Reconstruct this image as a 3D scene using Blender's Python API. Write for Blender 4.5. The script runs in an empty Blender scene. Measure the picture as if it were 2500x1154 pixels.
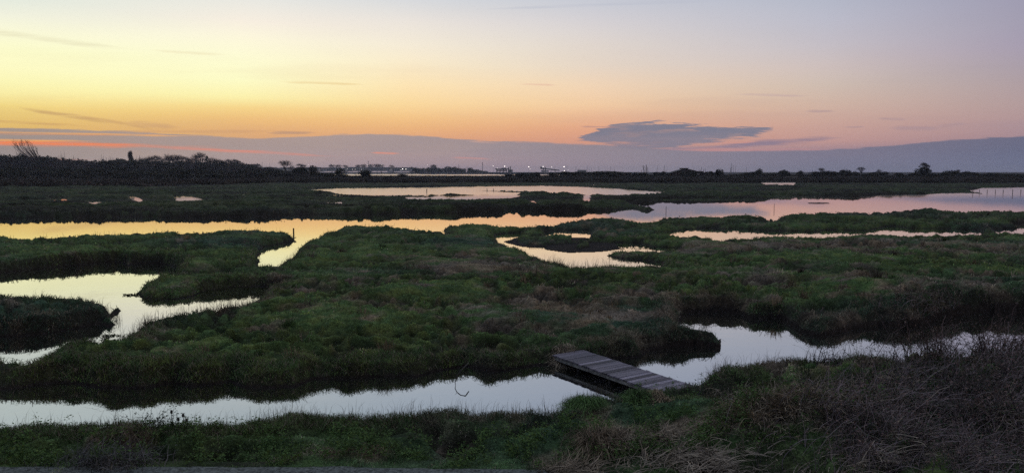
import bpy, math, random
import numpy as np
random.seed(7)
rng = np.random.default_rng(11)
S = bpy.context.scene
C = S.collection
F = 1800.0; CX = 1250.0; CY = 577.0; HY = 419.0; H = 5.0
PITCH = math.atan((CY - HY) / F)
sp_, cp_ = math.sin(PITCH), math.cos(PITCH)

# ------------------------------------------------------------------ helpers
def ray(px, py):
    v = (CY - np.asarray(py, float)) / F
    return (np.asarray(px, float) - CX) / F, cp_ + v * sp_, -sp_ + v * cp_
def at(px, py, z=0.0):
    """point on the level z seen at that place of the photograph"""
    x, y, w = ray(px, py)
    t = (z - H) / w
    return x * t, y * t
def atd(px, py, d):
    """point at distance d (along Y) seen at that place"""
    x, y, w = ray(px, py)
    t = d / y
    return (float(x * t), float(d), float(H + w * t))
def srgb(r, g, b):
    f = lambda c: (c / 255 / 12.92) if c / 255 <= .04045 else ((c / 255 + .055) / 1.055) ** 2.4
    return (f(r), f(g), f(b), 1.0)
def ss(a, b, x):
    t = np.clip((x - a) / (b - a), 0, 1)
    return t * t * (3 - 2 * t)

def _hash(ix, iy, seed):
    h = (ix.astype(np.int64) * 374761393 + iy.astype(np.int64) * 668265263 + seed * 982451653) & 0xFFFFFFFF
    h = ((h ^ (h >> 13)) * 1274126177) & 0xFFFFFFFF
    return h ^ (h >> 16)
def noise(x, y, seed=0):
    x = np.asarray(x, float); y = np.asarray(y, float)
    ix = np.floor(x); iy = np.floor(y); fx = x - ix; fy = y - iy
    u = fx * fx * fx * (fx * (fx * 6 - 15) + 10); v = fy * fy * fy * (fy * (fy * 6 - 15) + 10)
    def g(ax, ay):
        a = (_hash(ix + ax, iy + ay, seed) & 1023) * (2 * math.pi / 1024)
        return np.cos(a) * (fx - ax) + np.sin(a) * (fy - ay)
    a = g(0, 0); b = g(1, 0); c = g(0, 1); d = g(1, 1)
    return (a + (b - a) * u + (c - a) * v + (a - b - c + d) * u * v) * 1.5
def fbm(x, y, oct=3, seed=0):
    r = 0; a = 1; s = 0
    for o in range(oct):
        r = r + a * noise(x, y, seed + o * 17); s += a; a *= .5; x = x * 2.03 + 3.1; y = y * 2.03 + 1.7
    return r / s

def mesh_np(name, verts, faces, smooth=False, col=None):
    """faces: (n,3) or (n,4) array; col: (nverts,3) reflectance of the thing itself"""
    me = bpy.data.meshes.new(name)
    verts = np.asarray(verts, np.float32); faces = np.asarray(faces, np.int32)
    n, k = faces.shape
    me.vertices.add(len(verts)); me.vertices.foreach_set('co', verts.ravel())
    me.loops.add(n * k); me.loops.foreach_set('vertex_index', faces.ravel())
    me.polygons.add(n); me.polygons.foreach_set('loop_start', np.arange(0, n * k, k, dtype=np.int32))
    me.polygons.foreach_set('loop_total', np.full(n, k, np.int32))
    if smooth: me.polygons.foreach_set('use_smooth', np.ones(n, bool))
    me.update(calc_edges=True)
    if col is not None:
        a = me.color_attributes.new('tint', 'FLOAT_COLOR', 'POINT')
        cc = np.ones((len(verts), 4), np.float32); cc[:, :3] = col
        a.data.foreach_set('color', cc.ravel())
    return me
def link(name, me, mat, parent=None):
    o = bpy.data.objects.new(name, me); C.objects.link(o)
    if mat is not None and not me.materials: me.materials.append(mat)
    if parent is not None: o.parent = parent
    return o
def tag(o, label=None, cat=None, group=None, kind=None):
    if label: o['label'] = label
    if cat: o['category'] = cat
    if group: o['group'] = group
    if kind: o['kind'] = kind
    return o
def empty(name, loc, label, cat, group=None, rz=0, sc=1):
    o = bpy.data.objects.new(name, None); C.objects.link(o)
    o.empty_display_size = .3
    o.location = loc; o.rotation_euler = (0, 0, rz); o.scale = (sc, sc, sc) if not hasattr(sc, '__len__') else sc
    return tag(o, label, cat, group)
def copy_tree(o, parent=None):
    c = o.copy(); C.objects.link(c)
    if parent is not None: c.parent = parent
    for ch in list(o.children): copy_tree(ch, c)
    return c

class MB:
    """collects boxes, tubes and prisms into ONE mesh"""
    def __init__(s): s.v = []; s.f = []
    def add(s, vs, fs):
        b = len(s.v); s.v += [tuple(map(float, v)) for v in vs]; s.f += [tuple(b + i for i in f) for f in fs]; return s
    def box(s, c, d, rz=0, jit=0):
        cs, sn = math.cos(rz), math.sin(rz); vs = []
        for z in (-1, 1):
            for x, y in ((-1, -1), (1, -1), (1, 1), (-1, 1)):
                lx, ly = x * d[0] / 2 + random.uniform(-jit, jit), y * d[1] / 2 + random.uniform(-jit, jit)
                vs.append((c[0] + lx * cs - ly * sn, c[1] + lx * sn + ly * cs, c[2] + z * d[2] / 2 + random.uniform(-jit, jit) * .3))
        return s.add(vs, [(0, 3, 2, 1), (4, 5, 6, 7), (0, 1, 5, 4), (1, 2, 6, 5), (2, 3, 7, 6), (3, 0, 4, 7)])
    def tube(s, pts, radii, n=5):
        pts = [np.array(p, float) for p in pts]
        if not hasattr(radii, '__len__'): radii = [radii] * len(pts)
        vs = []; fs = []
        for i, p in enumerate(pts):
            t = pts[min(i + 1, len(pts) - 1)] - pts[max(i - 1, 0)]; t = t / (np.linalg.norm(t) + 1e-9)
            a = np.cross(t, (0, 0, 1.0)) if abs(t[2]) < .95 else np.cross(t, (1.0, 0, 0)); a /= np.linalg.norm(a); b = np.cross(t, a)
            for k in range(n):
                q = 2 * math.pi * k / n; vs.append(p + radii[i] * (math.cos(q) * a + math.sin(q) * b))
        for i in range(len(pts) - 1):
            for k in range(n):
                fs.append((i * n + k, i * n + (k + 1) % n, (i + 1) * n + (k + 1) % n, (i + 1) * n + k))
        fs.append(tuple(range(n))[::-1]); fs.append(tuple((len(pts) - 1) * n + k for k in range(n)))
        return s.add(vs, fs)
    def ball(s, c, r, n=8, sq=1.0, jit=0):
        vs = [(c[0], c[1], c[2] - r * sq)]; fs = []; m = n // 2
        for i in range(1, m):
            th = math.pi * i / m
            for k in range(n):
                ph = 2 * math.pi * k / n; q = r * (1 + random.uniform(-jit, jit))
                vs.append((c[0] + q * math.sin(th) * math.cos(ph), c[1] + q * math.sin(th) * math.sin(ph), c[2] - q * sq * math.cos(th)))
        vs.append((c[0], c[1], c[2] + r * sq)); top = len(vs) - 1
        for k in range(n):
            fs.append((0, 1 + (k + 1) % n, 1 + k)); fs.append((top, top - n + k, top - n + (k + 1) % n))
            for i in range(m - 2):
                a = 1 + i * n; fs.append((a + k, a + (k + 1) % n, a + n + (k + 1) % n, a + n + k))
        return s.add(vs, fs)
    def build(s, name, mat, parent=None, smooth=False):
        me = bpy.data.meshes.new(name); me.from_pydata(s.v, [], s.f); me.update()
        if smooth: me.polygons.foreach_set('use_smooth', [True] * len(me.polygons))
        return link(name, me, mat, parent)

# ------------------------------------------------------------------ materials
def nmat(name):
    m = bpy.data.materials.new(name); m.use_nodes = True
    nt = m.node_tree; b = nt.nodes['Principled BSDF']
    return m, nt, b
def simple(name, c, rough=.8, scale=8.0, var=.35, bump=.0, metal=0, spec=.3):
    m, nt, b = nmat(name); N = nt.nodes; L = nt.links
    tc = N.new('ShaderNodeTexCoord'); no = N.new('ShaderNodeTexNoise'); no.inputs['Scale'].default_value = scale; no.inputs['Detail'].default_value = 5
    L.new(tc.outputs['Object'], no.inputs['Vector'])
    r = N.new('ShaderNodeValToRGB'); e = r.color_ramp.elements
    e[0].position = .3; e[1].position = .7
    e[0].color = tuple(x * (1 - var) for x in c[:3]) + (1,); e[1].color = tuple(min(1, x * (1 + var)) for x in c[:3]) + (1,)
    L.new(no.outputs['Fac'], r.inputs['Fac']); L.new(r.outputs['Color'], b.inputs['Base Color'])
    b.inputs['Roughness'].default_value = rough; b.inputs['Metallic'].default_value = metal
    b.inputs['Specular IOR Level'].default_value = spec
    if bump:
        bn = N.new('ShaderNodeBump'); bn.inputs['Strength'].default_value = bump; bn.inputs['Distance'].default_value = .02
        L.new(no.outputs['Fac'], bn.inputs['Height']); L.new(bn.outputs['Normal'], b.inputs['Normal'])
    return m
def emit(name, c, s):
    m, nt, b = nmat(name); b.inputs['Base Color'].default_value = c
    b.inputs['Emission Color'].default_value = c; b.inputs['Emission Strength'].default_value = s
    return m
def tinted(name, trans=.25, scale=30.0, var=.4, rough=.75):
    """reflectance from the mesh's own colours, broken up by fine noise, a little light through thin blades"""
    m, nt, b = nmat(name); N = nt.nodes; L = nt.links
    at_ = N.new('ShaderNodeAttribute'); at_.attribute_name = 'tint'
    tc = N.new('ShaderNodeTexCoord'); no = N.new('ShaderNodeTexNoise'); no.inputs['Scale'].default_value = scale; no.inputs['Detail'].default_value = 4
    L.new(tc.outputs['Object'], no.inputs['Vector'])
    mr = N.new('ShaderNodeMapRange'); mr.inputs['From Min'].default_value = .3; mr.inputs['From Max'].default_value = .7
    mr.inputs['To Min'].default_value = 1 - var; mr.inputs['To Max'].default_value = 1 + var
    L.new(no.outputs['Fac'], mr.inputs['Value'])
    mx = N.new('ShaderNodeVectorMath'); mx.operation = 'SCALE'; L.new(at_.outputs['Color'], mx.inputs[0]); L.new(mr.outputs['Result'], mx.inputs['Scale'])
    L.new(mx.outputs['Vector'], b.inputs['Base Color']); b.inputs['Roughness'].default_value = rough; b.inputs['Specular IOR Level'].default_value = .15
    if trans:
        tr = N.new('ShaderNodeBsdfTranslucent'); L.new(mx.outputs['Vector'], tr.inputs['Color'])
        ms = N.new('ShaderNodeMixShader'); ms.inputs['Fac'].default_value = trans
        L.new(b.outputs['BSDF'], ms.inputs[1]); L.new(tr.outputs['BSDF'], ms.inputs[2]); L.new(ms.outputs['Shader'], N['Material Output'].inputs['Surface'])
    return m

M = {}
M['blade'] = tinted('grass_blades', .25, 3.0, .3)
M['stalk'] = tinted('dry_stalks', .1, 5.0, .3)
M['leaf'] = tinted('leaves', .2, 2.0, .35)
M['deckw'] = tinted('deck_boards', 0, 40, .55, .6)
M['wood'] = simple('weathered_wood', (.17, .16, .17), .8, 14, .5, .4)
M['beam'] = simple('pale_beam', (.22, .21, .19), .85, 9, .5, .3)
M['darkwood'] = simple('dark_wet_wood', (.03, .026, .024), .7, 9, .4, .2)
M['bark'] = simple('bark', (.035, .028, .028), .9, 2, .4)
M['twig'] = simple('twigs', (.05, .036, .038), .9, 1, .4)
M['wall'] = simple('rendered_wall', (.36, .35, .35), .9, .3, .2)
M['wall2'] = simple('grey_wall', (.2, .2, .21), .9, .3, .2)
M['roof'] = simple('roof_tiles', (.09, .06, .055), .9, .5, .3)
M['slate'] = simple('slate_roof', (.05, .05, .055), .8, .5, .3)
M['steel'] = simple('painted_steel', (.07, .07, .08), .6, .5, .3)
M['mast'] = simple('mast_metal', (.2, .2, .22), .5, .5, .2)
M['hull'] = simple('hull_paint', (.5, .5, .5), .4, .5, .15)
M['red'] = simple('red_paint', (.3, .04, .03), .6, .5, .2)
M['lamp'] = emit('lamp_glow', (1, .9, .82, 1), 4.5)
M['glass'] = simple('dark_glass', (.02, .02, .03), .2, 1, .1)
M['mistletoe'] = simple('mistletoe', (.02, .03, .012), .9, 2, .4)

# ground: own colours (vegetation patches) x noise at several scales, peat along the water, shade put into steep faces and hollows
m, nt, b = nmat('marsh_soil_and_turf'); N = nt.nodes; L = nt.links
at_ = N.new('ShaderNodeAttribute'); at_.attribute_name = 'tint'
tc = N.new('ShaderNodeTexCoord')
def nz(scale, det=5, st=None):
    n = N.new('ShaderNodeTexNoise'); n.inputs['Scale'].default_value = scale; n.inputs['Detail'].default_value = det
    L.new(tc.outputs['Object'], n.inputs['Vector']); return n
n1 = nz(.9); n2 = nz(7); n3 = nz(28, 3)
def mrn(o, a, b_, c=.3, d=.7):
    r = N.new('ShaderNodeMapRange'); r.inputs['From Min'].default_value = c; r.inputs['From Max'].default_value = d
    r.inputs['To Min'].default_value = a; r.inputs['To Max'].default_value = b_; L.new(o, r.inputs['Value']); return r.outputs['Result']
def mul(a, b_):
    q = N.new('ShaderNodeMath'); q.operation = 'MULTIPLY'; L.new(a, q.inputs[0]); L.new(b_, q.inputs[1]); return q.outputs[0]
k = mul(mul(mrn(n1.outputs['Fac'], .6, 1.4), mrn(n2.outputs['Fac'], .6, 1.4)), mrn(n3.outputs['Fac'], .55, 1.45))
sc = N.new('ShaderNodeVectorMath'); sc.operation = 'SCALE'; L.new(at_.outputs['Color'], sc.inputs[0]); L.new(k, sc.inputs['Scale'])
L.new(sc.outputs['Vector'], b.inputs['Base Color']); b.inputs['Roughness'].default_value = .95; b.inputs['Specular IOR Level'].default_value = .1
bn = N.new('ShaderNodeBump'); bn.inputs['Strength'].default_value = .9; bn.inputs['Distance'].default_value = .06
L.new(n2.outputs['Fac'], bn.inputs['Height'])
bn2 = N.new('ShaderNodeBump'); bn2.inputs['Strength'].default_value = .8; bn2.inputs['Distance'].default_value = .025
L.new(n3.outputs['Fac'], bn2.inputs['Height']); L.new(bn.outputs['Normal'], bn2.inputs['Normal']); L.new(bn2.outputs['Normal'], b.inputs['Normal'])
M['ground'] = m

# water: mirror that strengthens towards grazing view over dark silty depth, faint ripples
m, nt, b = nmat('still_water'); N = nt.nodes; L = nt.links
N.remove(b)
df = N.new('ShaderNodeBsdfDiffuse'); df.inputs['Color'].default_value = (.012, .013, .011, 1)
gl = N.new('ShaderNodeBsdfGlossy'); gl.inputs['Roughness'].default_value = .02; gl.inputs['Color'].default_value = (1, 1, 1, 1)
lw = N.new('ShaderNodeLayerWeight'); lw.inputs['Blend'].default_value = .5
fc = N.new('ShaderNodeValToRGB'); e = fc.color_ramp.elements
e[0].position = 0; e[0].color = (.08,) * 3 + (1,); e[1].position = 1; e[1].color = (1,) * 3 + (1,)
for p, v_ in ((.5, .25), (.69, .58), (.845, .73), (.925, .90)):
    q = e.new(p); q.color = (v_,) * 3 + (1,)
L.new(lw.outputs['Facing'], fc.inputs['Fac'])
mx = N.new('ShaderNodeMixShader'); L.new(fc.outputs['Color'], mx.inputs['Fac']); L.new(df.outputs[0], mx.inputs[1]); L.new(gl.outputs[0], mx.inputs[2])
L.new(mx.outputs[0], N['Material Output'].inputs['Surface'])
tc = N.new('ShaderNodeTexCoord'); sp3 = N.new('ShaderNodeSeparateXYZ'); L.new(tc.outputs['Object'], sp3.inputs[0])
rf_ = N.new('ShaderNodeMapRange'); rf_.inputs['From Min'].default_value = 130; rf_.inputs['From Max'].default_value = 165; rf_.inputs['To Min'].default_value = .02; rf_.inputs['To Max'].default_value = .13
L.new(sp3.outputs[1], rf_.inputs['Value']); L.new(rf_.outputs['Result'], gl.inputs['Roughness'])      # open water further out is ruffled by wind
n2 = N.new('ShaderNodeTexNoise'); n2.inputs['Scale'].default_value = 1.6; n2.inputs['Detail'].default_value = 3
L.new(tc.outputs['Object'], n2.inputs['Vector'])
bn = N.new('ShaderNodeBump'); bn.inputs['Strength'].default_value = .25; bn.inputs['Distance'].default_value = .008
L.new(n2.outputs['Fac'], bn.inputs['Height']); L.new(bn.outputs['Normal'], gl.inputs['Normal'])
M['water'] = m
M['gravel'] = simple('gravel', (.10, .11, .105), .95, 22, .75, .9)

# ------------------------------------------------------------------ water outlines (read off the photograph, projected to the ground)
HF, HN = .40, .42
def outline(pts):
    out = []
    for p in pts:
        px, py, k = p[:3]; h = p[3] if len(p) > 3 else None
        if k == 'f':                       # far shore: the photo shows the bank's mirror image here; the shore lies further back
            yw = HY + (py - HY) / (1 + (HF if h is None else h) / H); out.append(at(px, yw, 0))
        elif k == 'n':                     # near shore: seen over the bank's top
            out.append(at(px, py, HN if h is None else h))
        else:
            out.append(at(px, py, 0))
    return np.array(out, float)
def seq(k, *pts, h=None):
    return [(x, y, k) if h is None else (x, y, k, h) for x, y in pts]
WATER = [
 # near channel, below the footbridge and the right-hand pool
 seq('f', (-500, 985), (-200, 985), (0, 992), (60, 985), (160, 975), (230, 985), (330, 990), (430, 975), (480, 985), (560, 973), (600, 985), (650, 988), (720, 985), (760, 968), (850, 965), (950, 960), (1020, 960), (1060, 945), (1140, 932), (1200, 945))
 + seq('f', (1240, 930), (1300, 918), (1350, 915), (1440, 905), (1560, 895), h=.27)
 + seq('f', (1580, 893), (1640, 884), (1700, 880), (1752, 884)) + seq('s', (1762, 850), (1760, 830)) + seq('n', (1750, 811), (1700, 806), (1655, 802), h=.34)
 + seq('f', (1660, 800), (1740, 795), (1800, 800), (1830, 815), (1880, 813), (1905, 815), (1930, 832), (1960, 850), (2005, 864), (2040, 852), (2090, 840), (2150, 833), (2220, 838), (2300, 815), (2360, 800), (2500, 800), (2800, 800), h=.5)
 + seq('n', (2800, 880), (2600, 880), (2440, 880), (2330, 885), (2230, 890), (2200, 890), (2140, 875), (2090, 868), (2000, 880), (1950, 872), (1850, 882), (1780, 900), (1740, 915), (1705, 940))
 + seq('n', (1590, 952), (1490, 965), (1440, 962), (1390, 985), (1360, 1002), (1250, 1000), (1100, 996), (950, 1000), (800, 1010), (700, 1010), (600, 1025), (480, 1030), (400, 1032), (300, 1025), (150, 1032), (0, 1042), (-200, 1045), (-500, 1050)),
 # left pond
 seq('f', (-500, 702), (-200, 700), (0, 692), (80, 685), (130, 678), (190, 672), (240, 666), (280, 664), (310, 668), (316, 677), (325, 668), (400, 668), (442, 680), h=.55)
 + seq('n', (420, 684), (392, 686), (382, 680), (370, 692), h=.2) + seq('s', (345, 710), (330, 719), (345, 728)) + seq('f', (380, 742), (430, 743), (480, 732), (492, 725), h=.2)
 + seq('f', (500, 718), (560, 712), (620, 706), (655, 708), h=.12) + seq('n', (640, 714), (625, 728), (600, 745), (540, 755), (480, 765), (440, 770), (400, 775), (370, 782), (345, 795), (320, 815), (300, 830), (285, 838), h=.3)
 + seq('n', (245, 840), (180, 841), (125, 848), h=.3) + seq('n', (110, 855), (72, 880), (32, 880), (18, 862), (-200, 872), (-500, 880), h=.42)
 + seq('f', (-500, 862), (-200, 858), (25, 856), (105, 850), (240, 822), h=.42) + seq('s', (262, 800), (280, 793), (262, 783), (300, 758), (285, 755))
 + seq('n', (262, 742), (230, 732), (180, 729), (130, 726), (80, 729), (40, 733), (10, 728), (0, 722), (-200, 720), (-500, 722), h=.45),
 # long channel and the big lagoon on the right
 seq('f', (-500, 553), (-200, 552), (0, 548), (100, 546), (300, 543), (500, 545), (660, 541), (740, 537), (900, 537), (1000, 534), (1150, 530), (1233, 529), (1240, 522), (1300, 526), (1400, 527), (1470, 527), (1500, 524), (1540, 519), h=.62)
 + seq('s', (1580, 516), (1598, 512), (1570, 507)) + seq('f', (1535, 503), (1600, 502), (1700, 501), (1780, 498), (1850, 493), (1910, 486), (1950, 484), (2040, 486), (2100, 485), (2180, 480), (2260, 479), (2300, 476), (2370, 475))
 + seq('s', (2402, 474), (2365, 466)) + seq('f', (2400, 462), (2500, 460), (2700, 459), (3100, 458))
 + seq('n', (3100, 522), (2700, 521), (2500, 520), (2350, 519), (2200, 518), (2150, 521), (2080, 524), (1990, 523), (1930, 527), (1900, 530), (1885, 536), (1870, 530), (1800, 528), (1750, 530), (1690, 532), (1650, 530), (1612, 532), (1600, 540), (1560, 541), (1520, 535), (1450, 534), (1380, 541), (1340, 548), (1270, 553), (1240, 550), (1180, 547), (1110, 545), (1087, 546), (1084, 565), (1060, 564), (1000, 556), (960, 552), (900, 553), (840, 550), (820, 558), (780, 570), (777, 575), (760, 580), (740, 588), (728, 600), (724, 608), (700, 628), (684, 640), (665, 655), (645, 655), (622, 646))
 + seq('f', (640, 622), (680, 614), (712, 606), h=.5) + seq('s', (722, 592), (722, 578)) + seq('n', (717, 568), (700, 563), (640, 562), (560, 561), (500, 566), (380, 568), (300, 570), (250, 573), (180, 570), (140, 575), (90, 575), (60, 581), (20, 575), (0, 570), (-200, 575), (-500, 577)),
 # pool in the middle, with islets
 seq('f', (1208, 579), (1252, 574), (1275, 573), h=.2) + seq('s', (1262, 585), (1268, 596)) + seq('f', (1290, 607), (1330, 607), (1365, 604), (1440, 600), (1480, 598), (1560, 600), (1600, 610), (1660, 612), h=.2)
 + seq('n', (1668, 616), (1620, 618), (1560, 618), (1500, 620), (1478, 624), h=0) + seq('f', (1500, 631), (1560, 636), (1617, 643), h=.04) + seq('n', (1608, 653), (1540, 656), (1480, 654), (1440, 657), (1400, 658), (1370, 646), (1340, 636), (1310, 625), (1285, 613), (1262, 608), (1215, 601), (1236, 593), (1214, 586), h=.2),
 seq('f', (1330, 572), (1370, 567), (1440, 567), h=.2) + seq('n', (1445, 577), (1400, 581), (1335, 580), h=.35),
 # streak of water on the right
 seq('f', (1600, 573), (1640, 572), (1700, 565), (1750, 563), (1765, 567), (1800, 564), (1870, 570), (1950, 572), (2000, 573), (2020, 568), (2040, 568), (2120, 571), (2160, 561), (2180, 558), (2220, 564), (2300, 565), (2380, 567), (2402, 571), h=.25)
 + seq('n', (2390, 576), (2300, 576), (2220, 576), (2100, 575), (2000, 580), (1900, 582), (1850, 582), (1780, 584), (1760, 588), (1740, 580), (1680, 578), (1620, 576), h=.27),
 seq('f', (2465, 556), (2600, 553), (2900, 551)) + seq('n', (2900, 564), (2600, 562), (2500, 561), h=.1),
 seq('f', (2420, 571), (2470, 569), (2600, 569)) + seq('n', (2600, 577), (2500, 575), (2440, 575), h=.1),
 # far lagoon
 seq('f', (757, 466), (800, 463), (900, 461), (1000, 460), (1200, 457), (1320, 456), (1400, 458), (1480, 461), (1560, 468), (1625, 473), h=.3) + seq('n', (1600, 474), (1560, 475), (1440, 473), (1330, 471), (1275, 467), (1255, 473), (1100, 473), (950, 475), (880, 474), (810, 470), h=.3),
 seq('f', (988, 483), (1058, 483), (1064, 480), (1280, 478), h=.2) + seq('n', (1250, 482), (1180, 484), (1100, 490), (1062, 489), (1000, 487), h=.25),
 seq('f', (1427, 477), (1441, 477), h=.05) + seq('n', (1438, 492), (1418, 490), h=.4), seq('f', (800, 490), (832, 490), h=.05) + seq('n', (838, 495), (820, 500), (802, 500), h=.4), seq('f', (1298, 490), (1306, 491), h=.05) + seq('n', (1308, 500), (1300, 500), h=.4),
 seq('f', (122, 484), (150, 483), (164, 486), h=.05) + seq('n', (160, 489), (140, 489), h=.4), seq('f', (220, 490), (250, 489), (280, 491), h=.05) + seq('n', (255, 499), (222, 498), h=.4), seq('f', (314, 480), (330, 481), (348, 485), h=.05) + seq('n', (344, 489), (328, 487), h=.4), seq('f', (425, 479), (460, 480), (506, 487), h=.05) + seq('n', (497, 493), (465, 490), (430, 484), h=.4),
 seq('f', (285, 490), (302, 489), h=.05) + seq('n', (302, 494), (286, 494), h=.3), seq('f', (1855, 445.5), (1945, 445.5), h=.0) + seq('n', (1935, 449.5), (1870, 449.5), h=.5), seq('f', (1600, 493), (1700, 496), h=.05) + seq('n', (1700, 499), (1610, 497), h=.3),
 seq('s', (1022, 674), (1042, 674), (1045, 680), (1025, 680)), seq('s', (1232, 672), (1290, 668), (1298, 677), (1240, 681)), seq('s', (2100, 622), (2130, 620), (2140, 630), (2104, 633)), seq('s', (1775, 627), (1787, 627), (1787, 631), (1776, 631)),
 seq('s', (2305, 613), (2330, 613), (2332, 618), (2310, 618)), seq('s', (570, 706), (640, 700), (700, 702), (660, 712)),
 # sea inlet beyond the scrub
 seq('s', (600, 424.3), (1560, 424.3), (1560, 429), (1230, 432), (1190, 435.5), (980, 435), (850, 432), (600, 430)),
]
LAND = [  # islets inside the outlines
 seq('n', (1290, 578), (1340, 577), (1430, 580), (1428, 590), h=.1) + seq('s', (1400, 597), (1300, 600), (1262, 590)),
 seq('s', (1368, 608), (1375, 599), (1420, 593), (1470, 596), (1477, 606), (1440, 611), (1390, 612)),
 seq('s', (1985, 495.3), (2010, 495), (2012, 496.6), (1990, 497)),
 seq('s', (1180, 466), (1290, 468), (1290, 470.5), (1250, 469)),
]
WPOLY = [outline(p) for p in WATER]; LPOLY = [outline(p) for p in LAND]

def poly_sd(P, poly, margin=8.0, floor=-8.0):
    """signed distance, positive inside; floor far outside"""
    lo = poly.min(0) - margin; hi = poly.max(0) + margin
    sd = np.full(len(P), floor)
    idx = np.where((P[:, 0] > lo[0]) & (P[:, 0] < hi[0]) & (P[:, 1] > lo[1]) & (P[:, 1] < hi[1]))[0]
    if not len(idx): return sd
    for c0 in range(0, len(idx), 200000):
        ii = idx[c0:c0 + 200000]; X = P[ii, 0]; Y = P[ii, 1]
        best = np.full(len(ii), 1e18); ins = np.zeros(len(ii), bool)
        for a, b_ in zip(poly, np.roll(poly, -1, 0)):
            dx, dy = b_ - a; l2 = dx * dx + dy * dy + 1e-12
            t = np.clip(((X - a[0]) * dx + (Y - a[1]) * dy) / l2, 0, 1)
            q = (X - a[0] - t * dx) ** 2 + (Y - a[1] - t * dy) ** 2
            np.minimum(best, q, out=best)
            cr = (a[1] > Y) != (b_[1] > Y)
            if dy != 0: ins ^= cr & (X < a[0] + (Y - a[1]) * dx / dy)
        d = np.sqrt(best)
        sd[ii] = np.where(ins, d, -d)
    return sd
def water_sd(P):
    d = np.hypot(P[:, 0], P[:, 1])
    a = .10 + .0035 * np.minimum(d, 300)
    f = 1 / (.6 + .012 * np.minimum(d, 300))
    W = P + np.stack([a * fbm(P[:, 0] * f, P[:, 1] * f, 3, 5), a * fbm(P[:, 0] * f, P[:, 1] * f, 3, 9)], 1)
    s = np.full(len(P), -8.0)
    for p in WPOLY: s = np.maximum(s, poly_sd(W, p))
    for p in LPOLY: s = np.minimum(s, -poly_sd(W, p, 8, -8))
    return s

def bump_at(X, Y, px, py, z, r, h):
    cx, cy = at(px, py, z); return h * np.exp(-(((X - cx) ** 2 + (Y - cy) ** 2) / r ** 2))
def region(X, Y, spots):
    r = np.zeros(len(X))
    for px, py, rx, ry, a in spots:
        cx, cy = at(px, py, .3); r = np.maximum(r, a * np.exp(-(((X - cx) / rx) ** 2 + ((Y - cy) / ry) ** 2)))
    return r
def tuss(X, Y):
    """1 on a tussock, 0 in the hollow between: large and small ones"""
    wx_, wy_ = .5 * noise(X / .9, Y / .9, 3), .4 * noise(X / .9, Y / .9, 4)
    amt = ss(-.55, .35, noise(X / 5.5, Y / 4.2, 86) + .3 * noise(X / 2, Y / 2, 87))
    a = ss(.02, .34, np.abs(fbm((X + wx_) / 2.6 + 1.3 * noise(X / 3, Y / 3, 88), (Y + wy_) / 1.3, 3, 50))); b = ss(.04, .34, np.abs(fbm((X + wx_) / .85, (Y + wy_) / .5, 2, 60)))
    return 1 - (1 - a) * amt, 1 - (1 - b) * (.35 + .65 * amt)
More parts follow.
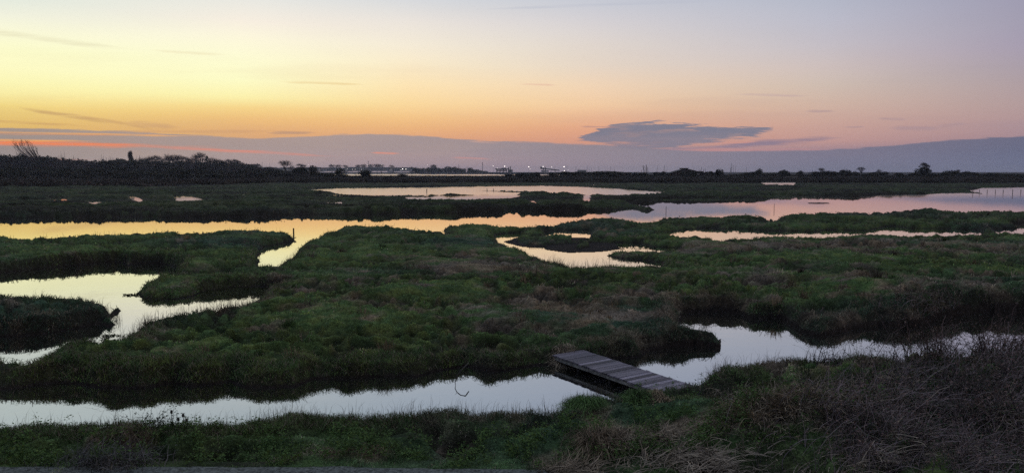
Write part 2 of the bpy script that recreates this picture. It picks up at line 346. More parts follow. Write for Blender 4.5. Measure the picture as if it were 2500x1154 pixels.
def ground_z(P, sd=None, fine=True):
    X, Y = P[:, 0], P[:, 1]
    if sd is None: sd = water_sd(P)
    d = np.hypot(X, Y); s = -sd
    hb = .30 + .10 * noise(X / 6, Y / 6, 31)
    hb = hb + bump_at(X, Y, 60, 775, .3, 5, .08) + bump_at(X, Y, 200, 640, .3, 9, .18) + bump_at(X, Y, 480, 660, .3, 5, .12) - bump_at(X, Y, 1420, 870, .2, 2.2, .12)
    hb = hb - bump_at(X, Y, 420, 720, 0, 2.2, .1) + .22 * ss(66, 78, Y) * ss(112, 92, Y) - bump_at(X, Y, 2000, 575, 0, 14, .1) - bump_at(X, Y, 1200, 480, 0, 30, .15) 
    w = .10 + .06 * noise(X / 1.3, Y / 1.3, 40) + .002 * np.minimum(d, 200)
    land = hb * ss(0, 1, s / (w * 2.2)) + .02
    # tussocks: billowed noise, rounded humps with creases between
    fl = 1 - .85 * np.maximum(region(X, Y, [(1430, 625, 5.5, 7, 1), (1250, 590, 3, 4, 1), (1560, 605, 4, 5, 1)]), region(X, Y, [(500, 715, 2.5, 1.6, 1), (145, 488, 7, 9, 1), (250, 495, 7, 8, 1), (335, 486, 7, 9, 1), (470, 488, 9, 10, 1), (820, 497, 6, 8, 1), (1430, 486, 5, 8, 1), (1650, 497, 10, 6, 1), (1180, 484, 30, 9, .8)]))
    land = .02 + (land - .02) * fl
    k = ss(.1, 1.3, s) * fl * np.clip(1 - d / 600, .15, 1)
    t1, t2 = tuss(X, Y)
    lum = .38 * (t1 - .6) + .17 * (t2 - .6) * (1 + .8 * noise(X / 4, Y / 3, 77)) + .30 * fbm(X / 3.1, Y / 2.0, 3, 75) + .05 * noise(X / .28, Y / .28, 70) * (1 if fine else .3)
    lum = lum * (1 + .4 * ss(40, 150, d)) + .28 * ss(.25, .9, noise(X / 9, Y / 6, 81)) * ss(.5, 3, s)
    # old pan walls and ditches of the further marsh, running across
    lum = lum + .6 * ss(80, 92, Y) * (ss(-.04, .05, noise(X / 70 + .5 * noise(X / 25, Y / 20, 83), Y / 11 + .25 * noise(X / 9, Y / 9, 84), 82)) - .6)
    # a lip of hanging turf along the channels
    lip = .10 * np.exp(-((s - .5) / .35) ** 2) * (.4 + np.abs(noise(X / .9, Y / .9, 90)) * 2)
    land = land + lum * k + lip * ss(0, .3, s) * np.clip(1 - d / 250, .2, 1)
    # slope of the dyke on the near side, higher towards the right
    land = land + bump_at(X, Y, 2660, 1000, .8, 3.0, 1.15) + bump_at(X, Y, 2200, 1080, .6, 2.2, .35) + bump_at(X, Y, 1695, 835, .2, .9, .14) + bump_at(X, Y, 1950, 1090, .6, 1.8, .3) + bump_at(X, Y, 1760, 925, .5, 1.0, .2)
    land = land + bump_at(X, Y, 2500, 720, .3, 7, .35) + bump_at(X, Y, 1780, 690, .3, 8, .15)
    near = ss(10.8, 6, Y) * .9 * ss(-1, 6, X); land = land + near
    # path cut level
    pm = ss(11.75, 11.35, Y + .012 * X * 0 ) * ss(2.1, 1.0, X)
    land = land * (1 - pm) + .40 * pm
    # dyke under the scrub belt, far shore, hills
    land = land + 1.5 * np.exp(-((Y - 500) / 40) ** 2) * ss(0, 10, s + 3) + .7 * ss(380, 900, Y)
    wat = -.03 - .45 * ss(0, 1.2, sd)
    return np.where(sd > 0, wat, land)

# ------------------------------------------------------------------ vegetation colours (own reflectance)
GREEN = np.array((.076, .132, .046)); GREEN2 = np.array((.125, .165, .048)); TEAL = np.array((.046, .088, .055))
STRAW = np.array((.250, .205, .155)); RUST = np.array((.215, .165, .108)); HEATH = np.array((.200, .168, .135)); PEAT_SHADE = np.array((.020, .016, .015))  # the last one also paints shade into steep faces and hollows
BROWN = [(1200, 640, 4.5, 5, .9), (1350, 745, 3.0, 4, .8), (1600, 730, 4, 3.5, .8), (1700, 600, 9, 4, .9), (2000, 600, 12, 4, .9), (2400, 610, 9, 4, .8), (820, 700, 4.5, 2.5, .7), (960, 740, 3, 2, .6), (2250, 720, 5, 4, .6), (1820, 680, 3, 4, .6),
         (2420, 790, 3, 2.5, .9), (1640, 940, .9, .7, 1.3), (1850, 905, 1.5, .7, .9), (2000, 1030, 1.2, .9, 1.0), (2300, 960, 3, 2.2, 1.0), (1700, 1080, .9, .6, .8), (1460, 1055, .4, .6, 1.1), (2300, 1120, 2, .8, 1.0), (260, 1090, .7, .5, .8), (500, 760, 1.5, .8, .6), (690, 700, 1.2, 1.5, .7),
         (1560, 1110, .7, .3, .9), (1340, 820, .6, .6, .7), (860, 790, 1.2, .8, .5), (1100, 800, 1.2, .8, .5)]
def veg(X, Y):
    """share of dry vegetation and its colour at a place"""
    n = fbm(X / 1.9, Y / 1.4, 3, 101); n2 = fbm(X / .7, Y / .55, 2, 120); n3 = noise(X / 12, Y / 9, 133)
    dry = ss(.0, .55, n + .35 * n2 + .8 * region(X, Y, BROWN) - .18 + .25 * n3)
    return dry, n2, n3
def veg_col(X, Y, jitter=0.0):
    dry, n2, n3 = veg(X, Y)
    g = GREEN + (GREEN2 - GREEN) * ss(-.3, .5, n2)[:, None]; g = g + (TEAL - g) * ss(0, .6, n3 + .3 * n2)[:, None]
    h = ss(-.5, .5, noise(X / 3, Y / 3, 140) + .4 * n2)[:, None]
    b_ = RUST * h + HEATH * (1 - h); b_ = b_ + (STRAW - b_) * ss(.1, .7, noise(X / .9, Y / .8, 150))[:, None] * .7
    c = g * (1 - dry[:, None]) + b_ * dry[:, None]
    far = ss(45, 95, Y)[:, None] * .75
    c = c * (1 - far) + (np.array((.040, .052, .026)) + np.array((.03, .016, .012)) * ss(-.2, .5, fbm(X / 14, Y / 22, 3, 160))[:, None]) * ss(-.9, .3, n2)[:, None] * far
    return c, dry

# ------------------------------------------------------------------ ground sheet
def ring(vals_y):
    ys = np.asarray(vals_y, float); return (H - .2) / ((ys - HY) / F)
dist = np.concatenate([[.0, 3, 6, 8], ring(np.arange(1240, 900, -2.0)), ring(np.arange(900, 515, -1.25)), ring(np.arange(515, 440, -.42)), ring(np.arange(440, 421, -.4)), [4200, 5200, 6300]])
dist = np.unique(dist)
tan_in = np.linspace(-.86, .86, 1500)
azi = np.concatenate([np.radians(np.linspace(-180, -44, 60)), np.arctan(tan_in), np.radians(np.linspace(44, 180, 60))])
azi[0] = -math.pi; nA = len(azi); nD = len(dist)
A_, D_ = np.meshgrid(azi, dist)
R_ = np.where(np.abs(A_) < math.radians(44), D_ / np.cos(A_), D_ / math.cos(math.radians(44)))
P = np.stack([(R_ * np.sin(A_)).ravel(), (R_ * np.cos(A_)).ravel()], 1)
sd = water_sd(P); Z = ground_z(P, sd)
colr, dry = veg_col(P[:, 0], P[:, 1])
Zg = Z.reshape(nD, nA); gy = np.zeros_like(Zg); gy[1:-1] = (Zg[2:] - Zg[:-2]) / np.maximum(dist[2:] - dist[:-2], 1e-3)[:, None]
steep = ss(.35, 1.1, np.abs(gy)).ravel()
strip = (ss(60, 85, P[:, 1]) * ss(.12, .3, noise(P[:, 0] / 55 + .4 * noise(P[:, 0] / 20, P[:, 1] / 20, 191), P[:, 1] / 10 + .3 * noise(P[:, 0] / 9, P[:, 1] / 9, 192), 190)) * .85)[:, None]
colr = colr * (1 - strip) + np.array((.022, .02, .015)) * strip
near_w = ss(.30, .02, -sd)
pe_shade = np.maximum(near_w, steep * .85 * np.maximum(ss(1.5, .3, -sd), ss(60, 80, P[:, 1])))[:, None]  # peat banks by the water; steep faces further out get painted shade
t1, t2 = tuss(P[:, 0], P[:, 1]); hol_shade = ((1 - t1) * .75 + (1 - t2) * .35).clip(0, .85)[:, None]  # shade between the tussocks, put into the ground colour
pe_shade = np.maximum(pe_shade, hol_shade)
colr = colr * .8 * (1 - pe_shade) + PEAT_SHADE * pe_shade
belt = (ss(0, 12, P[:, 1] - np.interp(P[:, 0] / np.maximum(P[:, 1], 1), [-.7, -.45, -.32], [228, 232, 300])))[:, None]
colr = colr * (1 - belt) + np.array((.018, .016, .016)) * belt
q = np.arange(nD * nA).reshape(nD, nA)
faces = np.stack([q[:-1, :-1].ravel(), q[:-1, 1:].ravel(), q[1:, 1:].ravel(), q[1:, :-1].ravel()], 1)
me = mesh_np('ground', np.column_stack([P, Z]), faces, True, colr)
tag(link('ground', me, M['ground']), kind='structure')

b = MB(); n = 96
vs = [(0, 0, 0)] + [(6300 * math.cos(2 * math.pi * k / n), 6300 * math.sin(2 * math.pi * k / n), 0) for k in range(n)]
b.add(vs, [(0, 1 + k, 1 + (k + 1) % n) for k in range(n)])
tag(b.build('water', M['water']), kind='structure')

# gravel path at the foot of the slope
vs = []; fs = []
xs = np.linspace(-30, 2.0, 240)
for i, x in enumerate(xs):
    e = 11.12 + .05 * float(noise(np.array([x * 1.3]), np.array([0.]), 3)[0]) + .03 * float(noise(np.array([x * 6]), np.array([0.]), 4)[0]) - .16 * max(0, min(1, (x + 3) / 5))
    for y in (8.4, 9.5, e): vs.append((x, y, .43))
for i in range(len(xs) - 1):
    for k in range(2):
        a = i * 3 + k; fs.append((a, a + 3, a + 4, a + 1))
tag(MB().add(vs, fs).build('path', M['gravel']), kind='structure')

def gz(x, y): return float(ground_z(np.array([[x, y]], float))[0])

# ------------------------------------------------------------------ grass (uncountable): blades
def blades(base, hgt, wid, lean, col, seg=2, droop=.5, seed=0):
    """base (n,3); hgt, wid (n); lean (n,2); col (n,3)"""
    r = np.random.default_rng(seed); n = len(base)
    a = r.uniform(0, 2 * math.pi, n); sx, sy = np.cos(a) * wid / 2, np.sin(a) * wid / 2
    V = np.zeros((n, 5, 3)); up = np.zeros((n, 3)); up[:, 2] = hgt
    ln = np.zeros((n, 3)); ln[:, :2] = lean * hgt[:, None]
    side = np.stack([sx, sy, np.zeros(n)], 1)
    V[:, 0] = base - side; V[:, 1] = base + side
    mid = base + up * .6 + ln * .35
    V[:, 2] = mid - side * .7; V[:, 3] = mid + side * .7
    V[:, 4] = base + up * (1 - droop * np.minimum(1, np.hypot(lean[:, 0], lean[:, 1])))[:, None] + ln
    i = np.arange(n)[:, None] * 5
    T = np.concatenate([i + [0, 1, 3], i + [0, 3, 2], i + [2, 3, 4]], 1).reshape(-1, 3)
    return V.reshape(-1, 3), T, np.repeat(col, 5, 0)
def scatter(n, x0, x1, y0, y1, z=.35, pw=1.0):
    px = rng.uniform(x0, x1, n); py = y0 + (y1 - y0) * rng.uniform(0, 1, n) ** pw
    x, y = at(px, py, z); return np.stack([x, y], 1)
def keep_land(Q, mn=.03, mx=99):
    s = -water_sd(Q); k = (s > mn) & (s < mx); return Q[k], s[k]
V_, T_, C_ = [], [], []
def push(v, t, c):
    o = sum(len(a) for a in V_); V_.append(v); T_.append(t + o); C_.append(c)

Q, s = keep_land(scatter(520000, -350, 2850, 497, 1230, .35, .9))
d = np.hypot(Q[:, 0], Q[:, 1]); ok = ~((Q[:, 1] < 11.02 + .30 * noise(Q[:, 0] * 2.5, Q[:, 0] * 0, 8)) & (Q[:, 0] < 1.9)) & (Q[:, 1] > 5); Q, s, d = Q[ok], s[ok], d[ok]
z = ground_z(Q, -s); c, dry = veg_col(Q[:, 0], Q[:, 1]); t1, t2 = tuss(Q[:, 0], Q[:, 1]); kk = rng.uniform(0, 1, len(Q)) < .04 + .74 * t1 + .22 * t2; Q, z, c, dry, s, d, t1 = Q[kk], z[kk], c[kk], dry[kk], s[kk], d[kk], t1[kk]; n = len(Q)
sel = rng.uniform(0, 1, n) < (dry * .8 + .08)
bc = np.where(sel[:, None], STRAW * .6 + HEATH * .4, c * 1.3) * rng.uniform(.35, 2.0, (n, 1)) * (.55 + 1.15 * ss(-.35, .5, fbm(Q[:, 0] / .7, Q[:, 1] / .5, 2, 230) + .5 * noise(Q[:, 0] / 2.6, Q[:, 1] / 1.6, 231)))[:, None]
clump = ss(-.2, .6, fbm(Q[:, 0] / .45, Q[:, 1] / .4, 2, 200)); tall = ss(.1, .6, noise(Q[:, 0] / 2.5, Q[:, 1] / 2, 210))
hg = (.035 + .06 * clump + .12 * tall * dry * clump) * rng.uniform(.6, 1.5, n) * (1 + d / 160) * (.55 + .45 * t1)
wd = np.maximum(.007, .00075 * d) * rng.uniform(.7, 1.4, n)
wa = noise(Q[:, 0] / 1.4, Q[:, 1] / 1.4, 220) * 3.0
ln = np.stack([np.cos(wa), np.sin(wa)], 1) * .45 + rng.normal(0, .42, (n, 2))
push(*blades(np.column_stack([Q, z - .02]), hg, wd, ln, bc, seed=1))
# hanging tussock grass on the banks' lips
k = (s < .75) & (d < 90); Qb, sb, db = Q[k], s[k], d[k]
Qb = np.repeat(Qb, 2, 0) + rng.normal(0, .06, (2 * len(Qb), 2)); Qb, sb = keep_land(Qb, .05); db = np.hypot(Qb[:, 0], Qb[:, 1]); zb = ground_z(Qb, -sb); n = len(Qb)
c, dry = veg_col(Qb[:, 0], Qb[:, 1]); sel = rng.uniform(0, 1, n) < .35
bc = np.where(sel[:, None], STRAW * .7, c) * rng.uniform(.5, 1.4, (n, 1))
push(*blades(np.column_stack([Qb, zb - .03]), rng.uniform(.10, .26, n), np.maximum(.007, .0007 * db), rng.normal(0, .7, (n, 2)), bc, droop=.9, seed=2))
def flush(name, mat, label, cat):
    global V_, T_, C_
    me = mesh_np(name, np.concatenate(V_), np.concatenate(T_), False, np.concatenate(C_))
    o = link(name, me, mat); tag(o, label, cat, kind='stuff'); V_, T_, C_ = [], [], []
    return o
# taller rough tufts of rush and dead grass, each a fan of stiff blades
K_ = 900; cxy = scatter(K_, -250, 2750, 515, 1010, .3, .9); cxy, s_ = keep_land(cxy, .25); dr, _a, _b = veg(cxy[:, 0], cxy[:, 1]); cxy = cxy[rng.uniform(0, 1, len(cxy)) < .2 + .8 * dr]
nb = rng.integers(30, 110, len(cxy)); rad = rng.uniform(.08, .32, len(cxy)); hgt = rng.uniform(.14, .42, len(cxy)); cc_ = np.array([STRAW * .9, RUST, HEATH * .9, GREEN * .7, STRAW * .6 + RUST * .4])[rng.integers(0, 5, len(cxy))] * rng.uniform(.5, 1.1, (len(cxy), 1))
ci = np.repeat(np.arange(len(cxy)), nb); off = rng.normal(0, .5, (len(ci), 2)); Qb = cxy[ci] + off * rad[ci][:, None]; Qb_ok = water_sd(Qb) < -.05; Qb, ci, off = Qb[Qb_ok], ci[Qb_ok], off[Qb_ok]; db = np.hypot(Qb[:, 0], Qb[:, 1])
push(*blades(np.column_stack([Qb, ground_z(Qb) - .03]), hgt[ci] * rng.uniform(.45, 1.2, len(ci)), np.maximum(.007, .0007 * db), off * .6 + rng.normal(0, .3, (len(ci), 2)), cc_[ci] * rng.uniform(.5, 1.6, (len(ci), 1)), droop=.6, seed=77))
flush('grass', M['blade'], 'rough tussocky green and brown marsh grass covering the banks', 'grass')

# thin upright reeds and bents standing along the near shores, seen against the water
def along(pts, n, z, spread):
    W = np.array([at(x, y, z) for x, y in pts]); L_ = np.hypot(*(W[1:] - W[:-1]).T); cum = np.concatenate([[0], np.cumsum(L_)])
    t = rng.uniform(0, cum[-1], n); clus = fbm(t * 1.3, t * 0 + 3.3, 2, int(z * 100) + n); t = t[rng.uniform(-.5, .5, n) < clus + .1]
    i = np.clip(np.searchsorted(cum, t) - 1, 0, len(L_) - 1); f = (t - cum[i]) / np.maximum(L_[i], 1e-6)
    return W[i] + (W[i + 1] - W[i]) * f[:, None] + rng.normal(0, spread, (len(t), 2))
lines = [
 ([(-300, 1046), (0, 1042), (150, 1034), (300, 1028), (400, 1034), (480, 1032), (600, 1027), (700, 1013), (800, 1012), (950, 1003), (1100, 998), (1250, 1002), (1360, 1004), (1430, 975), (1480, 968)], 8200, .42, .16, .36),
 ([(1705, 942), (1740, 917), (1780, 902), (1850, 884), (1950, 874), (2000, 882), (2090, 870), (2140, 877), (2200, 892), (2300, 890), (2500, 885)], 4600, .42, .14, .42),
 ([(285, 840), (320, 817), (370, 784), (400, 777), (480, 767), (540, 757), (600, 747), (640, 722)], 1500, .35, .12, .42),
 ([(-200, 722), (0, 724), (40, 735), (130, 728), (180, 731), (230, 734), (262, 744), (290, 757)], 900, .42, .12, .42),
 ([(20, 862), (70, 875), (105, 856)], 300, .35, .1, .3),
 ([(1340, 638), (1400, 660), (1480, 657), (1540, 658), (1612, 655)], 700, .4, .2, .5),
 ([(-200, 577), (0, 573), (60, 582), (140, 577), (250, 575), (380, 570), (560, 563), (700, 565)], 500, .4, .4, .34),
 ([(780, 572), (900, 555), (1000, 558), (1084, 566)], 220, .4, .3, .36),
 ([(622, 648), (665, 657), (700, 630), (728, 602)], 260, .4, .15, .45),
]
for pts, n_, zz, spd, hh in lines:
    Qb = along(pts, n_, zz, spd); Qb, sb = keep_land(Qb, -.35); db = np.hypot(Qb[:, 0], Qb[:, 1]); zb = np.maximum(ground_z(Qb, -sb), -.05); n = len(Qb)
    bc = (RUST * .3 + PEAT_SHADE * .7) * rng.uniform(.5, 1.6, (n, 1))
    push(*blades(np.column_stack([Qb, zb]), hh * rng.uniform(.25, 1.25, n) ** 1.2, np.maximum(.006, .00036 * db), rng.normal(0, .26, (n, 2)) + [.06, 0], bc, droop=.35, seed=n_))
flush('reeds', M['blade'], 'thin dark reeds and grass stems standing along the water edges', 'reeds')

# water weeds: small leaves and shoots breaking the surface
for x0, x1, y0, y1, n_ in ((490, 660, 702, 727, 2600), (300, 345, 715, 723, 160), (1482, 1600, 598, 608, 330), (250, 300, 815, 838, 500), (1840, 1960, 576, 588, 500), (2090, 2145, 618, 634, 400), (1230, 1300, 668, 682, 400), (2300, 2340, 612, 620, 200), (345, 400, 724, 733, 260)):
    Qb = scatter(n_, x0, x1, y0, y1, .02); n = len(Qb); db = np.hypot(Qb[:, 0], Qb[:, 1])
    k = fbm(Qb[:, 0] * 1.1, Qb[:, 1] * .9, 2, 300) > -.25; Qb, db = Qb[k], db[k]; n = len(Qb)
    bc = (np.array((.035, .04, .015)) if x0 < 500 else PEAT_SHADE) * rng.uniform(.5, 1.7, (n, 1))
    push(*blades(np.column_stack([Qb, np.full(n, -.02)]), rng.uniform(.04, .11, n), .0011 * db, rng.normal(0, .9, (n, 2)), bc, droop=.8, seed=n_))
flush('water_weeds', M['leaf'], 'dark water weeds breaking the surface of the shallow pools', 'water weeds')

# low leafy herbs on the near bank
def leaves(cen, size, col, seed):
    r = np.random.default_rng(seed); n = len(cen)
    a = r.normal(0, 1, (n, 3)); a[:, 2] *= .5; a /= np.linalg.norm(a, axis=1)[:, None]
    u = r.normal(0, 1, (n, 3)); u -= (u * a).sum(1)[:, None] * a; u /= np.linalg.norm(u, axis=1)[:, None]
    V = np.stack([cen - a * size[:, None], cen + u * size[:, None] * .42, cen + a * size[:, None], cen - u * size[:, None] * .42], 1)
    i = np.arange(n)[:, None] * 4
    return V.reshape(-1, 3), np.concatenate([i + [0, 1, 2], i + [0, 2, 3]], 1).reshape(-1, 3), np.repeat(col, 4, 0)
cs = []
for _ in range(3400):
    px, py = (random.uniform(-200, 1900), 1035 + 125 * random.random() ** .8) if _ % 3 else (random.uniform(1500, 2650), random.uniform(920, 1170))
    x, y = at(px, py, .45)
    if y < 11.15 or noise(np.array([x / .8]), np.array([y / .6]), 400)[0] < -.05: continue
    hh = random.uniform(.10, .34)
    m_ = random.randint(14, 40); zc = gz(x, y)
    if zc < .1: continue
    t = rng.uniform(0, 1, m_); cs.append(np.column_stack([x + rng.normal(0, .06, m_) * (1 - .4 * t), y + rng.normal(0, .06, m_), zc + t * hh]))
cen = np.concatenate(cs); n = len(cen)
bc = np.array((.085, .150, .048)) * rng.uniform(.5, 1.5, (n, 1)) * np.where(rng.uniform(0, 1, (n, 1)) < .2, (1.0, .85, .7), (1, 1, 1))
push(*leaves(cen, rng.uniform(.014, .034, n), bc, 5))
flush('herbs', M['leaf'], 'low bright green leafy weeds on the near bank above the path', 'weeds')

# ------------------------------------------------------------------ brambles and dead growth on the right
def canes(cx, cy, rx, ry, n, hmin, hmax, seed, col, wid=.009, lean=.0, flat=.0):
    """arching thin canes as crossed ribbons"""
    r = np.random.default_rng(seed); K = 6
    X = cx + r.normal(0, .5, n) * rx; Y = cy + r.normal(0, .5, n) * ry
    Zb = ground_z(np.stack([X, Y], 1)); ok = (Zb > -.02) & (fbm(X / .5, Y / .4, 2, 777) > -.12 + .25 * (r.uniform(0, 1, n) - .5)); X, Y, Zb = X[ok], Y[ok], Zb[ok]; n = len(X)
    Lh = r.uniform(hmin, hmax, n); a = r.uniform(0, 2 * math.pi, n); rea = Lh * r.uniform(.2, 1.2, n) + flat
    t = np.linspace(0, 1, K)[None, :]
    xs = X[:, None] + (np.cos(a) * rea + lean * Lh)[:, None] * t ** 1.3 + r.normal(0, .012, (n, K)); ys = Y[:, None] + (np.sin(a) * rea)[:, None] * t ** 1.3 + r.normal(0, .012, (n, K))
    zs = Zb[:, None] + Lh[:, None] * (1.5 * t - r.uniform(.4, 1.25, n)[:, None] * t * t) + r.normal(0, .008, (n, K)) - .03
    w = wid * r.uniform(.5, 1.5, n)[:, None] * (1.1 - .8 * t)
    p = a + math.pi / 2
    Vs = np.stack([np.stack([xs - np.cos(p)[:, None] * w / 2, ys - np.sin(p)[:, None] * w / 2, zs - w / 3], 2), np.stack([xs + np.cos(p)[:, None] * w / 2, ys + np.sin(p)[:, None] * w / 2, zs + w / 3], 2)], 2)
    base = (np.arange(n) * K * 2)[:, None, None]; st = (np.arange(K - 1) * 2)[None, :, None]
    tri = np.concatenate([base + st + np.array([0, 1, 3])[None, None], base + st + np.array([0, 3, 2])[None, None]], 2).reshape(-1, 3)
    cc = np.repeat(np.asarray(col) * r.uniform(.4, 1.7, (n, 1)), K * 2, 0)
    pts = np.stack([xs, ys, zs], 2)
    return (Vs.reshape(-1, 3), tri, cc), pts
def bramble_into(px, py, z, rx, ry, n, hmin, hmax, seed, nleaf=3, col=(.160, .130, .138), leafc=(.15, .10, .09), lsize=.022, **kw):
    x, y = at(px, py, z); m_, pts = canes(x, y, rx, ry, n, hmin, hmax, seed, col, **kw); push(*m_)
    if nleaf:
        r = np.random.default_rng(seed + 1); pp = pts.reshape(-1, 3); pp = pp[r.integers(0, len(pp), n * nleaf)] + r.normal(0, .03, (n * nleaf, 3))
        cc = np.where(r.uniform(0, 1, (len(pp), 1)) < .45, (.03, .05, .028), leafc) * r.uniform(.4, 1.6, (len(pp), 1))
        push(*leaves(pp, r.uniform(.4, 1.3, len(pp)) * lsize, cc, seed + 2))
bramble_into(2460, 1010, .9, 2.8, 1.7, 5200, .3, .8, 21, 6)
bramble_into(2250, 1080, .8, 2.0, 1.2, 3200, .3, .6, 22, 4)
bramble_into(2450, 1130, 1.0, 2.2, 1.2, 2600, .3, .7, 23, 4)
bramble_into(2130, 970, .6, 1.6, .7, 1600, .2, .4, 24, 4)
bramble_into(2430, 760, .4, 3.4, 1.6, 2600, .2, .5, 25, 4, wid=.014)
flush('bramble_thicket', M['stalk'], 'dark purplish bramble thicket with bare arching canes on the right-hand slope', 'brambles')
for (px, py, z, rx, ry, n_, h0, h1, sd_, col, ln_) in ((2000, 1030, .8, 1.3, .8, 2600, .12, .35, 31, STRAW * .9, -.8), (1900, 1060, .7, .8, .5, 1500, .12, .3, 32, STRAW * .8, -.6), (1560, 1100, .5, .8, .35, 1500, .12, .3, 33, STRAW * .75, 0),
        (1700, 1120, .6, .9, .4, 1600, .12, .32, 34, HEATH, .2), (2250, 1130, .8, 1.6, .5, 2000, .12, .35, 35, HEATH * 1.1, .3), (1780, 960, .6, .6, .5, 900, .15, .35, 36, STRAW * .6, 0), (2100, 970, .7, 1.3, .8, 1400, .15, .35, 37, STRAW * .7, -.4), (1400, 1140, .5, .5, .25, 700, .1, .3, 38, STRAW * .7, 0), (2400, 1060, .9, 1.6, .9, 1300, .2, .5, 39, HEATH, .2)):
    x, y = at(px, py, z); m_, _p = canes(x, y, rx, ry, n_, h0, h1, sd_, np.asarray(col) * 1.25, wid=.012, lean=ln_, flat=.15); push(*m_)
flush('straw', M['stalk'], 'flattened grey and pale dead straw lying over the near slope', 'dead straw')

# single plants one can point to
def plant(name, px, py, z, label, cat, spec, mat='stalk'):
    x, y = at(px, py, z)
    global V_, T_, C_
    V_, T_, C_ = [], [], []
    spec(x, y)
    me = mesh_np(name, np.concatenate(V_) - [x, y, 0], np.concatenate(T_), False, np.concatenate(C_)); V_, T_, C_ = [], [], []
    o = link(name, me, M[mat]); o.location = (x, y, 0); tag(o, label, cat); return o
def dome(x, y, r, h, n, col, seed, wid=.009):
    """a haystack of drooping blades"""
    q = np.random.default_rng(seed); rr = r * np.sqrt(q.uniform(0, 1, n)) * .75; a = q.uniform(0, 2 * math.pi, n)
    X = x + rr * np.cos(a); Y = y + rr * np.sin(a); Zb = ground_z(np.stack([X, Y], 1)) + h * (1 - (rr / r) ** 2) * .55 * q.uniform(.2, 1, n) - .02
    lean = np.stack([np.cos(a), np.sin(a)], 1) * (.3 + 1.1 * rr / r)[:, None] + q.normal(0, .5, (n, 2))
    push(*blades(np.column_stack([X, Y, Zb]), h * q.uniform(.35, .7, n), wid * q.uniform(.6, 1.4, n), lean, np.asarray(col) * q.uniform(.2, 2.0, (n, 1)), droop=.95, seed=seed))
plant('grass_tussock', 1460, 1100, .5, 'rounded haystack-like tussock of dead brown grass on the near bank below the footbridge', 'tussock', lambda x, y: (dome(x, y, .40, .42, 1300, RUST * .55 + HEATH * .25, 51), bramble_into(1460, 1095, .5, .45, .3, 420, .15, .45, 151, 2, (.15, .11, .09), (.12, .09, .07), .014)))
plant('grass_tussock', 1425, 1010, .4, 'dark green grass tussock on the water edge just left of the footbridge end', 'tussock', lambda x, y: dome(x, y, .42, .34, 2200, GREEN * 1.1, 52))
plant('grass_tussock', 1350, 860, .3, 'pale brown grass tussock on the far bank above the footbridge far end', 'tussock', lambda x, y: dome(x + .4, y, .5, .35, 1500, STRAW * 1.1, 53, .013))
plant('grass_tussock', 1640, 985, .45, 'reddish brown grass growing over the near end of the footbridge', 'tussock', lambda x, y: (dome(x - .1, y, .55, .22, 2000, RUST * 1.0 + STRAW * .15, 56), dome(x + .45, y + .2, .4, .30, 1500, GREEN * .9 + RUST * .3, 57), dome(x - .7, y - .05, .3, .24, 1200, GREEN, 58)))
plant('grass_tussock', 1955, 830, .3, 'yellowish brown tussock at the far shore of the right-hand pool', 'tussock', lambda x, y: dome(x, y, .8, .5, 2400, STRAW * .9 + RUST * .4, 54, .014))
plant('dead_shrub', 270, 1120, .5, 'grey twiggy dead shrub on the near bank just above the path, far to the left', 'shrub', lambda x, y: (bramble_into(270, 1120, .5, .75, .4, 900, .2, .42, 61, 3, (.10, .095, .10), (.12, .12, .12), .013), dome(x, y, .3, .2, 300, HEATH, 62)))
plant('dead_shrub', 1790, 985, .6, 'grey drooping dead weed on the slope right of the footbridge near end', 'shrub', lambda x, y: bramble_into(1790, 985, .6, .5, .4, 600, .25, .45, 63, 3, (.12, .12, .13), (.12, .13, .13), .013))
plant('bramble_bush', 2020, 892, .5, 'bare forking bramble bush standing against the bright right-hand pool', 'bramble', lambda x, y: bramble_into(2020, 892, .5, .6, .3, 160, .3, .62, 64, 1, (.03, .022, .025), wid=.012))
plant('bramble_bush', 2360, 905, 1.0, 'tall tangled bramble bush hiding the pool near the right edge', 'bramble', lambda x, y: bramble_into(2400, 925, .7, 1.9, .5, 950, .55, 1.15, 65, 4, (.09, .062, .062), wid=.011))
plant('leafy_weed', 390, 1048, .45, 'dark upright leafy weed standing against the bright near channel', 'weed', lambda x, y: bramble_into(390, 1048, .45, .35, .2, 70, .25, .5, 66, 14, (.02, .03, .015), (.02, .03, .015), .02), 'leaf')
for i, (px, py, h, lb) in enumerate(((420, 1052, .30, 'teasel with a dark spiny head beside the upright leafy weed, tallest of the cluster'), (436, 1056, .22, 'short teasel with a dark head, second in the cluster by the leafy weed'), (448, 1052, .25, 'teasel with a dark oval head, third in the cluster by the leafy weed'), (456, 1054, .19, 'shortest teasel with a dark head, at the right end of its cluster'))):
    x, y = at(px, py, .42); z0 = gz(x, y); t = empty('teasel', (x, y, z0 - .02), lb, 'teasel', 'teasels on the near bank')
    MB().tube([(0, 0, 0), (.01, 0, h * .6), (.0, .01, h)], [.006, .005, .004], 5).build('stem', M['bark'], t)
    hb_ = MB().ball((0, .01, h + .03), .024, 8, 1.6, .12)
    for k in range(26):
        a = random.uniform(0, 6.28); zz = h + random.uniform(-.005, .07); hb_.tube([(0, .01, zz), (.042 * math.cos(a), .01 + .042 * math.sin(a), zz + .012)], [.002, .0006], 3)
    hb_.build('flower_head', M['darkwood'], t)

# branch hanging from the far bank into the near channel
x, y = at(1113, 940, 0); t = MB()
t.tube([(.0, 0, -.1), (-.02, .02, .08), (.02, .10, .2), (.1, .2, .3), (.2, .35, .36), (.26, .7, .36)], [.009, .010, .011, .012, .014, .014], 6)
t.tube([(.02, .10, .2), (-.03, .1, .26)], [.005, .002], 4)
o = t.build('fallen_branch', M['darkwood']); o.location = (x, y, 0); tag(o, 'bare curved branch reaching from the bank into the near channel', 'branch')

